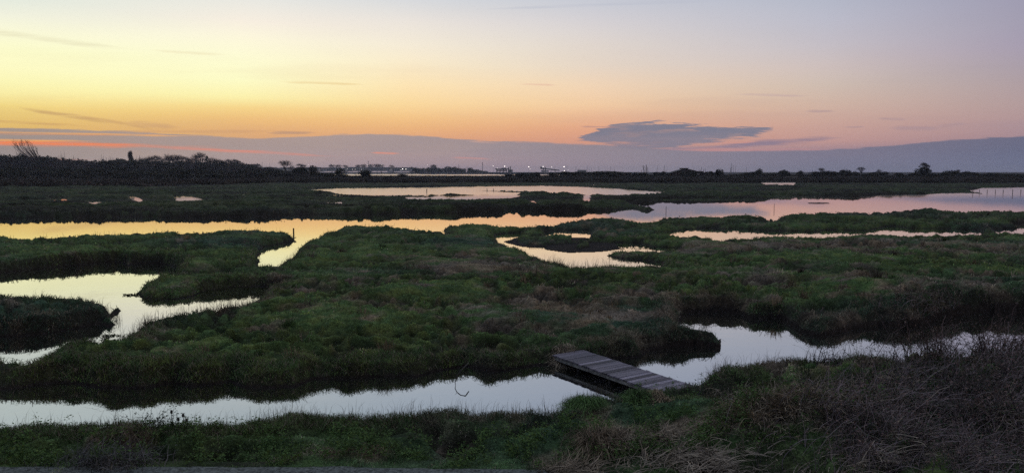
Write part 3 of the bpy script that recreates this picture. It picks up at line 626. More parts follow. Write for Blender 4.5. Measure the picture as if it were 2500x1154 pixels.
# ------------------------------------------------------------------ footbridge
ZD = .27
pl, pr = np.array(at(1352, 864, ZD)), np.array(at(1437, 861, ZD)); ql, qr = np.array(at(1592, 954, ZD)), np.array(at(1712, 942, ZD))
c0 = (pl + pr) / 2; c1 = (ql + qr) / 2; dv = (c1 - c0); dv /= np.linalg.norm(dv)
nv = np.array((-dv[1], dv[0])); Wd = float(abs(np.dot(pl - pr, nv)) * .5 + abs(np.dot(ql - qr, nv)) * .5)
c0 = c0 - dv * .15; c1 = c1 + dv * .4; Ln = float(np.linalg.norm(c1 - c0))
br = empty('footbridge', (c0[0], c0[1], 0), 'weathered grey plank footbridge with pale side beams crossing the near channel', 'footbridge', rz=math.atan2(dv[1], dv[0]))
dk = MB(); xx = 0; random.seed(5)
pw = .15
while xx < Ln - .05:
    w_ = pw * random.uniform(.95, 1.04)
    dk.box((xx + w_ / 2, random.uniform(-.012, .012), ZD - .016 + random.uniform(-.004, .004)), (w_ - .012, Wd + random.uniform(-.015, .015), .032), random.uniform(-.016, .016), .005)
    xx += w_
dko = dk.build('deck', M['deckw'], br)
ta = dko.data.color_attributes.new('tint', 'FLOAT_COLOR', 'POINT'); tr_ = random.Random(9); tints = [(lambda k_: (.130 * k_, .115 * k_, .140 * k_, 1))(tr_.choice([.45, .7, .9, 1.1, 1.3, 1.9, .8])) for _ in range(len(dk.v) // 8 + 1)]
ta.data.foreach_set('color', [c_ for i_ in range(len(dk.v)) for c_ in tints[i_ // 8]])
for s_ in (-1, 1):
    bm_ = MB(); parts = 3
    for k in range(parts):
        a = .05 + k * (Ln - .1) / parts; e = a + (Ln - .1) / parts - .012
        bm_.box(((a + e) / 2, s_ * (Wd / 2 - .06), ZD - .036 - .045), (e - a, .05, .09), 0, .002)
    bm_.build('side_beam', M['beam'], br)
for xx in (.9, 2.1, 3.2):
    MB().box((xx, 0, ZD - .036 - .17), (.08, Wd - .24, .09)).build('crossbeam', M['darkwood'], br)
for xx, s_ in ((2.1, -1), (2.1, 1), (.9, 1), (.9, -1), (3.2, -1), (3.2, 1)):
    MB().tube([(xx, s_ * (Wd / 2 - .15), -.6), (xx, s_ * (Wd / 2 - .15), ZD - .04)], .045, 8).build('post', M['darkwood'], br)

# ------------------------------------------------------------------ stakes
def stake(px, py, h, r, lb, gp=None, tilt=0, zb=0):
    x, y = at(px, py, zb); o = MB().tube([(0, 0, -.5), (tilt * .4, 0, h * .4), (tilt, 0, h - .02), (tilt, 0, h)], [r, r, r * .93, r * .7], 8).build('wooden_stake', M['darkwood'])
    o.location = (x, y, 0); tag(o, lb, 'stake', gp); return o
stake(717, 574, .56, .06, 'thick wooden stake standing in the narrow inlet between the two left banks')
stake(1042, 470, .9, .09, 'lone short stake standing in the far lagoon'); stake(1189, 466, .7, .08, 'short stake near the mud spit of the far lagoon, left one of two', 'stakes by the mud spit'); stake(1205, 466, .6, .08, 'short stake near the mud spit of the far lagoon, right one of two', 'stakes by the mud spit')
stake(1626, 520, .8, .03, 'thin stick standing in the wide lagoon right of the dark spit'); stake(1890, 512, .8, .03, 'thin stick standing in the middle of the wide pinkish lagoon')
for i, (px, py) in enumerate(((2375, 472), (2391, 472), (2410, 472), (2430, 472), (2449, 473), (2472, 474), (2492, 472), (2512, 473))):
    stake(px, py, random.uniform(.8, 1.1), .06, 'thin dark fence stake standing in the water at the lagoon far right end', 'row of fence stakes in the water')

# ------------------------------------------------------------------ trees and scrub
def leafblob(seed, n=1500, lumps=7, size=.05):
    """crown of leaf-size faces: uneven dome one metre high and wide"""
    r = np.random.default_rng(seed); cs = []
    for k in range(lumps):
        a = r.uniform(0, 6.28); rr = r.uniform(0, .34); c = np.array((rr * math.cos(a), rr * math.sin(a), r.uniform(.15, .72 - rr * .6))); R = r.uniform(.14, .27)
        m_ = n // lumps; p = r.normal(0, 1, (m_, 3)); p /= np.linalg.norm(p, axis=1)[:, None]; p *= (R * r.uniform(.35, 1.08, m_) ** .6)[:, None]; cs.append(c + p)
    P_ = np.concatenate(cs); P_[:, 2] = np.abs(P_[:, 2])
    col = np.array((.030, .036, .024)) * r.uniform(.5, 1.6, (len(P_), 1)) * np.where(r.uniform(0, 1, (len(P_), 1)) < .3, (1.35, .95, 1.0), (1, 1, 1))
    v, t, c = leaves(P_, r.uniform(.5, 1.3, len(P_)) * size, col, seed)
    # twigs poking out of the outline
    m_ = 60; a = r.uniform(0, 6.28, m_); el = r.uniform(.3, 1.5, m_); b0 = np.stack([np.cos(a) * np.cos(el), np.sin(a) * np.cos(el), np.sin(el)], 1)
    bs = b0 * r.uniform(.3, .5, (m_, 1)) * [.9, .9, 1.2]; v2, t2, c2 = blades(bs, r.uniform(.1, .3, m_), np.full(m_, .012), b0[:, :2] * .8, np.full((m_, 3), .03), droop=.1, seed=seed)
    q98 = np.percentile(v[:, 2], 98.5); ex = np.percentile(np.abs(v[:, :2]), 98); sc_ = np.array([.46 / ex, .46 / ex, .82 / q98]); v = v * sc_; v2 = v2 * sc_
    return mesh_np('shrub', np.concatenate([v, v2]), np.concatenate([t, t2 + len(v)]), False, np.concatenate([c, c2]))
SH = [leafblob(500 + i, 1300 + 200 * (i % 3), 5 + i % 4) for i in range(8)]
for s_ in SH: s_.materials.append(M['leaf'])
n_sh = 0
def shrub(px, d, ytop, wpx, label, group, name='shrub'):
    """a shrub at distance d whose top shows at ytop, wpx wide in the photograph"""
    global n_sh
    x, y, zt = atd(px, ytop, d); g = gz(x, y); g = max(g, 0)
    h = max(zt - g, .5); o = bpy.data.objects.new(name, SH[n_sh % 8]); C.objects.link(o); n_sh += 1
    o.location = (x, y, g - .08 * h); o.scale = (wpx / F * d, wpx / F * d * random.uniform(.8, 1.2), h * 1.08 / .85); o.rotation_euler = (0, 0, random.uniform(0, 6.28))
    return tag(o, label, 'shrub', group)
def prof(pts): 
    xs, ys = zip(*pts); return lambda x: float(np.interp(x, xs, ys))
random.seed(21)
back = prof([(-300, 380), (0, 380), (60, 381), (100, 383), (150, 385), (200, 391), (240, 394), (290, 388), (340, 393), (420, 394), (500, 394), (560, 397), (600, 402), (640, 409), (700, 416), (760, 421)])
front = prof([(-300, 412), (0, 410), (200, 412), (350, 411), (450, 414), (600, 416), (700, 420), (740, 414), (790, 426), (830, 430), (900, 431), (980, 433), (1060, 438), (1110, 436), (1160, 433), (1210, 431), (1250, 428), (1300, 427), (1360, 422), (1420, 421), (1500, 421), (1560, 424), (1640, 423), (1720, 422), (1800, 423), (1900, 422), (2000, 422), (2100, 424), (2200, 425), (2300, 424), (2350, 426), (2420, 427), (2500, 428), (2850, 428)])
x = -280
while x < 770:
    shrub(x, random.uniform(700, 800), back(x) + random.uniform(-1, 4), random.uniform(34, 60), 'bluish dark tall shrub in the far hedge left of the town', 'tall shrubs of the far hedge'); x += random.uniform(9, 14)
x = -280
while x < 2800:
    shrub(x, random.uniform(470, 540), front(x) + random.choice([-4, -2, -1, 1, 3, 5]) + random.uniform(-1, 1), random.uniform(18, 50), 'low dark shrub in the scrub belt along the horizon', 'shrubs of the scrub belt'); x += random.uniform(13, 19)
x = -280
while x < 640:
    shrub(x, random.uniform(420, 480), 421 + random.uniform(-6, 8), random.uniform(26, 50), 'low black scrub bush in front of the scrub belt on the left', 'bushes in front of the scrub belt'); x += random.uniform(20, 32)
# the belt's uncountable undergrowth
n = 60000
qx = rng.uniform(-350, 780, n); qd = rng.uniform(690, 780, n); bx = (qx - CX) / F * qd; yt_ = np.array([back(v) for v in qx]) + 5
cap = np.maximum(H - (yt_ - 4 - HY) / F * qd, 2.5) * (.55 + .45 * ss(-.4, .35, fbm(bx / 13, qd / 14, 3, 720)))
bc = np.array((.034, .031, .032)) * rng.uniform(.5, 1.7, (n, 1)) * (.5 + 1.6 * ss(-.4, .5, fbm(bx / 16, qd / 20, 2, 725)))[:, None] * np.where(rng.uniform(0, 1, (n, 1)) < .4, (1.3, .95, 1.1), (1, 1, 1))
push(*leaves(np.stack([bx, qd, cap * rng.uniform(0, 1, n) ** .7], 1), rng.uniform(.4, 1.1, n), bc, 703))
n = 170000
qx = rng.uniform(-350, 2850, n); d0 = np.interp(qx, [-350, 300, 560, 680], [228, 236, 268, 308]); qd = d0 + (560 - d0) * rng.uniform(0, 1, n) ** 1.5
bx = (qx - CX) / F * qd
yf = np.array([front(v) for v in qx]) + 4 + 2.5 * noise(qx / 26, qx * 0, 44)
hc = H - (yf - HY) / F * qd; gg = ground_z(np.stack([bx, qd], 1))
cap = np.clip(hc - gg, .4, 9) * (.5 + .5 * ss(-.5, .4, fbm(bx / 9, qd / 14, 3, 700))); low = np.minimum(cap, .5 + .9 * ss(-.2, .6, fbm(bx / 6, qd / 9, 2, 710)))
cap = low + (cap - low) * ss(400, 470, qd)
bz = gg + np.maximum(cap, .25) * rng.uniform(0, 1, n) ** .6
okk = -water_sd(np.stack([bx, qd], 1)) > .5
Pb = np.stack([bx, qd, bz], 1)[okk]; nb_ = len(Pb)
bc = np.array((.030, .030, .026)) * rng.uniform(.5, 1.7, (nb_, 1)) * (.5 + 1.5 * ss(-.4, .5, fbm(Pb[:, 0] / 12, Pb[:, 1] / 16, 2, 726)))[:, None] * np.where(rng.uniform(0, 1, (nb_, 1)) < .4, (1.3, .95, 1.05), (1, 1, 1))
push(*leaves(Pb, rng.uniform(.25, .6, nb_), bc, 701))
flush('undergrowth', M['leaf'], 'dark mass of low scrub and brambles forming the belt along the horizon', 'undergrowth')
for px, yt, w_, d, lb in ((762, 405, 30, 480, 'round dark bush rising highest in front of the town'), (740, 409, 40, 485, 'broad dark bush just left of the highest bush before the town'), (830, 411, 30, 480, 'dark bush before the inlet, second from the highest bush'), (890, 416, 34, 480, 'dark rounded bush before the inlet, third from the highest bush'),
        (985, 425, 30, 480, 'low dark bush at the left end of the orange inlet'), (1262, 424, 16, 480, 'narrow dark bush below the harbour lamps'), (1757, 414, 22, 500, 'dark pointed bush just right of the barn'), (1854, 413, 26, 500, 'domed dark bush right of the thin masts'), (1913, 415, 30, 500, 'broad domed bush above the pale gate'), (2063, 415, 30, 500, 'dark domed bush between the two pale round trees'), (2160, 419, 26, 500, 'low dark bush right of the large round bare tree'), (1490, 418, 90, 500, 'long dark mound of scrub right of the harbour shed'), (1400, 419, 80, 500, 'long dark mound of scrub below the loading conveyor')):
    shrub(px, d, yt, w_, lb, None)

def bare_tree(seed, height, spread, levels=5, lean=(0, 0), nb=4, up=.55, trunk_r=.018, fork=.25, thick=1.0):
    """trunk mesh and crown mesh (limbs and twigs), unit: metres"""
    r = random.Random(seed); tr = MB(); cr = MB()
    def grow(p, dr, ln_, rad, lv):
        q = [p]; d_ = np.array(dr, float)
        for k in range(2):
            d_ = d_ + np.array([r.gauss(0, .12), r.gauss(0, .12), r.gauss(.04, .06)]); d_ /= np.linalg.norm(d_); q.append(q[-1] + d_ * ln_ / 2)
        (tr if lv == 0 else cr).tube(q, [rad, rad * .8, rad * .6], 5 if lv < 2 else 3)
        if lv >= levels: return
        for k in range(nb if lv else nb + 2):
            a = r.uniform(0, 6.283); s_ = spread * r.uniform(.5, 1.2)
            nd = d_ + np.array([math.cos(a) * s_, math.sin(a) * s_, up * r.uniform(.0, .6)]) + np.array([lean[0], lean[1], 0]) * .4; nd /= np.linalg.norm(nd)
            st = q[1] + (q[2] - q[1]) * r.uniform(0 if lv else .3, 1)
            grow(st, nd, ln_ * r.uniform(.55, .85), max(rad * .5, .012 * thick), lv + 1)
    grow(np.zeros(3), (lean[0] * .3, lean[1], 1), height * .34, height * trunk_r, 0)
    return tr, cr
def tree(tc_, px, d, ytop, label, group=None, name='bare_tree', cat='tree', wscale=1.0, extra=None):
    """tc_: (trunk mesh, crown mesh, height of the mesh)"""
    x, y, zt = atd(px, ytop, d); g = max(gz(x, y), 0); s_ = (zt - g) / tc_[2]
    e = empty(name, (x, y, g - .05), label, cat, group, random.uniform(-.4, .4), (s_ * wscale, s_ * wscale, s_))
    link('trunk', tc_[0], M['bark'], e); link('crown', tc_[1], M['twig'], e)
    if extra: extra(e, tc_[2])
    return e
def dome_tree(seed, n=900, wid=.05, squash=1.0, narrow=1.0):
    r = np.random.default_rng(seed); tr = MB(); cr = MB(); rr = random.Random(seed)
    tr.tube([(0, 0, 0), (.1, 0, 2.2), (0, .1, 4)], [.3, .24, .18], 6)
    for k in range(9):
        a = rr.uniform(0, 6.28); q_ = rr.uniform(1.0, 2.6) * narrow; cr.tube([(0, 0, rr.uniform(2, 4)), (q_ * .5 * math.cos(a), q_ * .5 * math.sin(a), 5.2), (q_ * math.cos(a), q_ * math.sin(a), rr.uniform(6.5, 8.6))], [.12, .09, .04], 4)
    lob = [(np.array((rr.uniform(-1.7, 1.7) * narrow, rr.uniform(-1.7, 1.7) * narrow, rr.uniform(5.2, 7.4))), rr.uniform(1.4, 2.4)) for _ in range(6)]
    for k in range(n):
        c_, R_ = lob[rr.randrange(6)]; d_ = r.normal(0, 1, 3); d_ /= np.linalg.norm(d_); d_[2] = abs(d_[2]) * .9 - .25
        d_ *= (narrow, narrow, 1); p = c_ + d_ * R_ * rr.uniform(.2, .75); e_ = c_ + d_ * R_ * rr.uniform(.8, 1.15) + r.normal(0, .15, 3) + (0, 0, .3)
        cr.tube([p, (p + e_) / 2 + r.normal(0, .08, 3), e_], [wid, wid * .7, wid * .35], 3)
    res = []
    for nm, mb, mt in (('trunk', tr, M['bark']), ('crown', cr, M['twig'])):
        me = bpy.data.meshes.new(nm); me.from_pydata(mb.v, [], mb.f); me.update(); me.materials.append(mt); res.append(me)
    return (res[0], res[1], float(np.percentile([v[2] for v in cr.v], 97)))
def mk_tree(seed, *a, **k):
    tr, cr = bare_tree(seed, *a, **k); res = []
    for nm, mb, mt in (('trunk', tr, M['bark']), ('crown', cr, M['twig'])):
        me = bpy.data.meshes.new(nm); me.from_pydata(mb.v, [], mb.f); me.update(); me.materials.append(mt); res.append(me)
    return (res[0], res[1], float(np.percentile([v[2] for v in cr.v], 98)))
T1 = [dome_tree(900 + i, 420, .034) for i in range(4)]           # round crowns
T2 = dome_tree(950, 900, .05, narrow=.32)                           # poplar
random.seed(33)
def mist(e, hh):
    for k in range(9):
        a = random.uniform(0, 6.28); rr = random.uniform(.08, .3) * hh
        MB().ball((rr * math.cos(a), rr * math.sin(a), hh * random.uniform(.5, .93)), hh * random.uniform(.035, .06), 8, .9, .15).build('mistletoe', M['mistletoe'], e)
for i, (px, yt, d) in enumerate(((352, 385, 840), (368, 382, 830), (386, 380, 840), (404, 379, 850), (420, 378, 830), (438, 379, 840), (456, 383, 830), (470, 380, 850), (512, 385, 840), (528, 388, 840), (546, 391, 830), (575, 393, 840), (340, 389, 860), (590, 396, 830), (560, 389, 840))):
    tree(T1[i % 4], px, d, yt, 'bare brownish tree in the row behind the far hedge', 'row of bare trees behind the hedge')
tree(T1[1], 489, 820, 373, 'tall bare tree thick with dark mistletoe balls, rising above the tree row', extra=mist)
tree(T1[2], 578, 820, 389, 'thin bare tree with mistletoe at the right end of the tree row', extra=mist)
tree(T2, 318, 860, 371, 'narrow upright poplar standing alone above the left hedge', name='poplar_tree')
# willow: a fan of thin stems all swept to the left
x, y, zt = atd(80, 381, 690); g = gz(x, y); u_ = 690 / F
e = empty('willow_tree', (x, y, g), 'tall bare willow with a fan of stems swept left above the left hedge', 'tree')
zb = zt - g; MB().tube([(0, 0, -.3), (.3, 0, zb * .5), (.2, 0, zb * .8)], [.35, .3, .22], 7).build('trunk', M['bark'], e)
cr = MB(); rr = random.Random(4)
for k in range(26):
    b0 = -12 + 34 * k / 25; tx = -48 + 62 * (k / 25) ** 1.1 + rr.uniform(-3, 3); ty = 38 - 12 * max(0, (k - 17) / 8) + rr.uniform(-5, 1) - 6 * abs(k - 10) / 10
    yy = rr.uniform(-2, 2); p0 = (.2, 0, zb * .7); p1 = (b0 * u_, yy * .4, zb * .9); p4 = (tx * u_, yy, zb + ty * u_)
    pts = [p0, p1] + [tuple(p1[q] + (p4[q] - p1[q]) * t + ((2.0 * math.sin(math.pi * t)) if q == 0 else 0) * (-.8) + (rr.uniform(-.08, .08)) for q in range(3)) for t in (.35, .65)] + [p4]
    cr.tube(pts, [.3, .26, .2, .14, .08], 4)
    for t in range(5):
        a = pts[rr.randint(2, 3)]; f_ = rr.uniform(0, 1); c_ = [a[q] + (p4[q] - a[q]) * f_ for q in range(3)]
        cr.tube([c_, (c_[0] + rr.uniform(-2.6, .4), c_[1] + rr.uniform(-1, 1), c_[2] + rr.uniform(1.4, 4))], [.09, .05], 3)
cr.build('crown', M['twig'], e)
for px, yt, d, w_, lb in ((696, 392, 900, 1.5, 'round bare tree rising over the town houses'), (740, 400, 1000, 1.6, 'smaller round dark tree right of the tree over the town'), (1059, 402, 1500, 1.3, 'round tree above the pine grove on the far shore'), (2006, 410, 600, 1.3, 'small round bare tree on the right skyline, left of the domed bush'), (2104, 408, 600, 1.5, 'larger round bare tree on the right skyline, right of the domed bush'), (2146, 414, 600, 1.3, 'small round tree right of the larger round bare tree'),
        (2252, 397, 520, 1.0, 'tall ragged bare tree on the right skyline, left half of the pair'), (2262, 401, 522, 1.0, 'ragged bare tree on the right skyline, right half of the pair'), (2340, 414, 520, 1.2, 'small bare bushy tree right of the tall ragged pair')):
    tree(T1[(px // 3) % 4], px, d, yt, lb, wscale=w_, extra=mist if px == 2252 else None)
shrub(2257, 515, 409, 34, 'dark ivy-grown bush at the foot of the tall ragged tree pair', None); shrub(2320, 512, 417, 40, 'bushy scrub right of the ragged tree pair', None); shrub(2360, 514, 419, 40, 'low scrub at the right end of the skyline bushes', None)
for px, yt, w_, d in ((810, 401, 14, 1700), (845, 403, 18, 1700), (875, 402, 12, 1700), (888, 401, 16, 1700), (905, 401, 12, 1700), (920, 400, 16, 1750), (930, 401, 12, 1700), (957, 403, 14, 1700), (710, 404, 14, 1500), (826, 402, 10, 1700)):
    tree(T1[(px // 2) % 4], px, d, yt, 'small bare tree among the far town roofs', 'trees among the town roofs', wscale=1.2)
random.seed(8)
for px in range(1006, 1186, 8):
    yt = 409 + 1.5 * math.sin(px * .13) + (1.5 if px < 1060 else 0) + random.uniform(-1.6, 1.2) + max(0, (px - 1120) * .12)
    shrub(px, 1550 + random.uniform(0, 60), yt, random.uniform(15, 22), 'dark round pine of the grove on the far shore', 'pine grove on the far shore', 'pine_tree')['category'] = 'tree'

# ------------------------------------------------------------------ town on the far shore
def house_proto(w, dp, h, rh, wall, roof):
    e = empty('house', (0, 0, 0), 'x', 'house')
    wl = MB(); wl.box((0, 0, h / 2), (w, dp, h)); wl.add([(-w / 2, -dp / 2, h), (-w / 2, dp / 2, h), (-w / 2, 0, h + rh), (w / 2, -dp / 2, h), (w / 2, dp / 2, h), (w / 2, 0, h + rh)], [(0, 2, 1), (3, 4, 5)]); wl.build('wall', wall, e)
    o_ = .4; r_ = MB(); th = .25
    for s_ in (-1, 1):
        r_.add([(-w / 2 - o_, s_ * (dp / 2 + o_), h - o_ * rh / dp * 2 + .03), (w / 2 + o_, s_ * (dp / 2 + o_), h - o_ * rh / dp * 2 + .03), (w / 2 + o_, 0, h + rh + .03), (-w / 2 - o_, 0, h + rh + .03),
                (-w / 2 - o_, s_ * (dp / 2 + o_), h - o_ * rh / dp * 2 + .03 + th), (w / 2 + o_, s_ * (dp / 2 + o_), h - o_ * rh / dp * 2 + .03 + th), (w / 2 + o_, 0, h + rh + .03 + th), (-w / 2 - o_, 0, h + rh + .03 + th)],
               [(0, 1, 2, 3), (4, 7, 6, 5), (0, 4, 5, 1), (3, 2, 6, 7), (0, 3, 7, 4), (1, 5, 6, 2)])
    rf = r_.build('roof', roof, e); MB().box((w * .28, 0, h + rh + .5), (.8, .7, 1.6)).build('chimney', wall, rf)
    for k in range(3):
        MB().box((-w / 3 + k * w / 3, -dp / 2 - .02, h * .55), (1.2, .08, 1.4)).build('window', M['glass'], e)
    return e
HP = [house_proto(14, 9, 4.5, 3, M['wall'], M['roof']), house_proto(22, 10, 4, 2.6, M['wall'], M['slate']), house_proto(11, 9, 5.5, 3.6, M['wall'], M['roof']), house_proto(30, 14, 5, 1.6, M['wall2'], M['slate'])]
used = set(); random.seed(12)
HL = ['pale gabled house with dark roof standing first at the left end of the town', 'gabled house with a steep dark roof, second from the left end of the town']
hs = [(594, 1050, 401, 0, HL[0]), (623, 1000, 401, 2, HL[1])] + [(px, 1650 + random.uniform(-60, 120), 409.5 + random.uniform(-1.6, 2.0), random.choice([0, 1, 2, 1, 3]), None) for px in list(range(645, 1002, 11)) + list(range(650, 1000, 19))]
for px, d, yt, k, lb in hs:
    x, y, zt = atd(px, yt, d)
    o = HP[k] if k not in used else copy_tree(HP[k]); used.add(k)
    hh = (7.5, 6.6, 9.1, 6.6)[k]; g = zt - hh; o.location = (x, y, min(max(g, .8), 6)); o.rotation_euler = (0, 0, random.uniform(-.5, .5)); o.scale = (1.15, 1, max(.7, min(1.4, hh and (zt - o.location[2]) / hh)))
    o['label'] = lb or 'small pale gabled house in the crowded row of the far town'; o['group'] = 'houses of the far town'
# land the town stands on, low bright shore line
lamp_n = 0
def lamp_post(px, yl, d, label, group, r=.75, base=424, name='street_lamp'):
    x, y, z = atd(px, yl, d); e = empty(name, (x, y, 1), label, 'lamp', group)
    MB().tube([(0, 0, -.5), (0, 0, z - 1)], [.16, .09], 6).build('pole', M['steel'], e)
    MB().box((0, 0, z - 1 + r * .85), (r * 1.4, r * 1.2, .25)).build('lamp_hood', M['steel'], e)
    MB().ball((0, 0, z - 1), r * .62, 8, .8).build('lamp', M['lamp'], e)
for px, yl, d, r_, lb in ((983, 412.5, 1500, 1.35, 'brightest white lamp at the right end of the town shore'), (991, 413, 1500, 1.0, 'bright white lamp just right of the brightest town lamp'), (979, 415, 1500, .6, 'dim lamp at the foot of the brightest town lamp')):
    lamp_post(px, yl, d, lb, None, r_)
for px, yl in ((812, 402), (844, 411), (848, 411.5), (861, 413.5), (867, 413.5), (877, 414), (883, 414), (898, 403.5), (932, 402), (700, 410), (752, 403)):
    lamp_post(px, yl, 1600, 'small white lamp shining among the far town houses', 'lamps of the far town', .55)
for px, yl, r_, lb in ((1204, 405, .7, 'white floodlight mast left of the harbour shed on legs'), (1232, 406, 1.15, 'bright floodlight over the harbour shed on legs'), (1291, 407.5, 1.1, 'floodlight mast halfway between the harbour shed and the conveyor'), (1326, 406.5, 1.0, 'floodlight right above the raised end of the conveyor'), (1347, 408, .8, 'floodlight above the middle of the conveyor'), (1377, 407, 1.2, 'tall bright floodlight right of the conveyor'), (1378, 417, .9, 'low bright lamp below the tall floodlight right of the conveyor'), (1214, 410, .5, 'small lamp above the left end of the harbour shed'), (1294, 413, .5, 'small low lamp beside the halfway floodlight mast'), (1387, 415, .45, 'small dim lamp at the right end of the conveyor'), (1044, 403, .5, 'lone small lamp over the pine grove')):
    lamp_post(px, yl, 1400, lb, None, r_, name='floodlight')

def pole(px, y0, y1, d, w, label, group=None, lean=0, mat='steel', name='mast', cat='mast', band=None):
    x, yy, zt = atd(px, y1, d); g = max(gz(x, yy), 0); x1 = lean / F * d
    e = empty(name, (x, yy, g), label, cat, group)
    MB().tube([(0, 0, -.5), (x1 * .5, 0, (zt - g) * .5), (x1, 0, zt - g)], [w / 2, w / 2.2, w / 3], 6).build('shaft', M[mat], e)
    if band:
        for a, c_ in band: MB().tube([(x1 * a, 0, (zt - g) * a - .8), (x1 * a, 0, (zt - g) * a + .8)], w * .75, 8).build('band', M[c_], e)
    return e
pole(899, 408, 393, 1600, 1.2, 'tall chimney rising above the town roofs', name='chimney_stack', cat='chimney', band=((.97, 'red'), (.8, 'hull')))
pole(1178, 418, 396, 1400, 1.0, 'tall banded mast standing alone between the pine grove and the harbour', band=((.96, 'red'), (.8, 'steel'), (.62, 'hull')))
pole(1120, 410, 401, 1500, .9, 'short mast rising above the right end of the pine grove'); pole(640, 404, 396, 1500, .5, 'thin antenna over the houses at the left end of the town', band=((.97, 'steel'),)); pole(658, 404, 397, 1500, .5, 'second thin antenna over the left end of the town')

# harbour shed on legs with silo
d = 1400; k = d / F
def wx(px): return (px - CX) * k
def wz(py): return atd(CX, py, d)[2]
e = empty('harbour_shed', (wx(1225), d, 1), 'dark flat-roofed harbour shed raised on legs', 'shed')
MB().box((0, 0, wz(412.6) - 1), (wx(1240) - wx(1207), 12, 1.7)).build('roof', M['steel'], e); MB().box((wx(1230) - wx(1225), 0, wz(411) - 1), (wx(1236) - wx(1225), 9, 1.6)).build('roof_box', M['steel'], e)
for px in (1213, 1221, 1229, 1237): MB().box((wx(px) - wx(1225), 0, wz(416.6) / 2 + wz(414) / 2 - 2.9), (1.4, 8, wz(413.6) - 1)).build('leg', M['steel'], e)
MB().box((wx(1226) - wx(1225), 3, wz(416.2) - 1), (wx(1238) - wx(1214), 4, 2.4)).build('wall', M['wall2'], e)
e = empty('silo', (wx(1244), d, 1), 'pair of slim dark silo towers at the right end of the harbour shed', 'silo')
for px in (1241.8, 1246): MB().tube([(wx(px) - wx(1244), 0, -1), (wx(px) - wx(1244), 0, wz(406 if px > 1243 else 408) - 1)], 1.0, 10).build('tower', M['mast'], e)
MB().box((wx(1246) - wx(1244), 0, wz(415.5) - 2.2), (9, 6, 4.5)).build('base', M['steel'], e)
# loading conveyor
e = empty('loading_conveyor', (wx(1340), d, 1), 'long inclined loading conveyor with a raised head and two towers', 'conveyor')
def P3(px, py, yy=0): return (wx(px) - wx(1340), yy, wz(py) - 1)
MB().tube([P3(1322, 411), P3(1345, 413.5), P3(1366, 416.2)], 1.0, 4).build('boom', M['steel'], e)
MB().box(P3(1321, 409.8), (3.2, 4, 4.2)).build('head', M['steel'], e)
for px, yt in ((1326, 409.5), (1331, 408)):
    z1 = P3(px, yt)[2]; MB().box((P3(px, 0)[0], 0, z1 / 2), (1.5, 3, z1)).build('tower', M['steel'], e)
for px in (1345, 1356): z1 = P3(px, 414)[2]; MB().box((P3(px, 0)[0], 0, z1 / 2), (.6, 2, z1)).build('leg', M['steel'], e)
MB().box(P3(1330, 417.6), (14, 6, 3)).build('base', M['wall2'], e)
e = empty('warehouse', (wx(1420), d, 1), 'low flat grey warehouse on the harbour shore right of the conveyor', 'warehouse')
MB().box((0, 0, wz(418) / 2 + wz(415.6) / 2 - 1 - 1), (16, 12, 5)).build('wall', M['wall2'], e); MB().box((0, 0, wz(415.6) - 1), (17, 13, .6)).build('roof', M['steel'], e)
# low quay along the harbour
tag(MB().box((wx(1300), 1420, 1.6), (330, 20, 3.6)).box((wx(1150), 1440, 1.4), (200, 20, 3.2)).build('quay', M['steel']), 'long low grey quay wall below the harbour floodlights', 'quay')

# moored yachts: masts over the scrub
def yacht_proto():
    e = empty('sailing_yacht', (0, 0, 0), 'x', 'boat')
    hu = []; n_ = 7
    for i in range(n_):
        t = i / (n_ - 1); hx = -5 + 10 * t; hw = 1.5 * math.sin(math.pi * min(.999, .25 + .75 * t)) + .02
        hu += [(hx, -hw, 1.1 + .3 * t), (hx, -hw * .5, -.2), (hx, hw * .5, -.2), (hx, hw, 1.1 + .3 * t)]
    fs = [(i * 4 + k, i * 4 + 4 + k, i * 4 + 5 + k, i * 4 + 1 + k) for i in range(n_ - 1) for k in range(3)] + [(i * 4 + 3, i * 4 + 7, i * 4 + 4, i * 4) for i in range(n_ - 1)] + [(0, 1, 2, 3)]
    MB().add(hu, fs).build('hull', M['hull'], e); MB().box((-.5, 0, 1.5), (3.2, 1.5, .7)).build('cabin', M['hull'], e)
    m_ = MB().tube([(.5, 0, 1.2), (.5, 0, 14)], [.22, .16], 6).build('mast', M['mast'], e); MB().tube([(.5, 0, 2.4), (-4, 0, 2.5)], .1, 5).build('boom', M['mast'], e)
    for a, b2 in (((-4.8, 0, 1.3), (.5, 0, 13.8)), ((4.9, 0, 1.4), (.5, 0, 13.8))): MB().tube([a, b2], .03, 3).build('stay', M['mast'], e)
    return e
Y0 = yacht_proto(); first = True; random.seed(3)
for px, yt in ((1384, 405), (1407, 406), (1414, 411), (1434, 404), (1439, 408), (1443, 411), (1461, 406), (1490, 406), (1354, 409), (1500, 412)):
    x, y, zt = atd(px, yt, 1150); o = Y0 if first else copy_tree(Y0); first = False
    o.location = (x, y, .0); o.scale = (1, 1, zt / 14); o.rotation_euler = (0, 0, random.uniform(0, 6.28)); o['label'] = 'moored sailing yacht showing only its thin mast above the scrub'; o['group'] = 'yachts moored beyond the scrub'
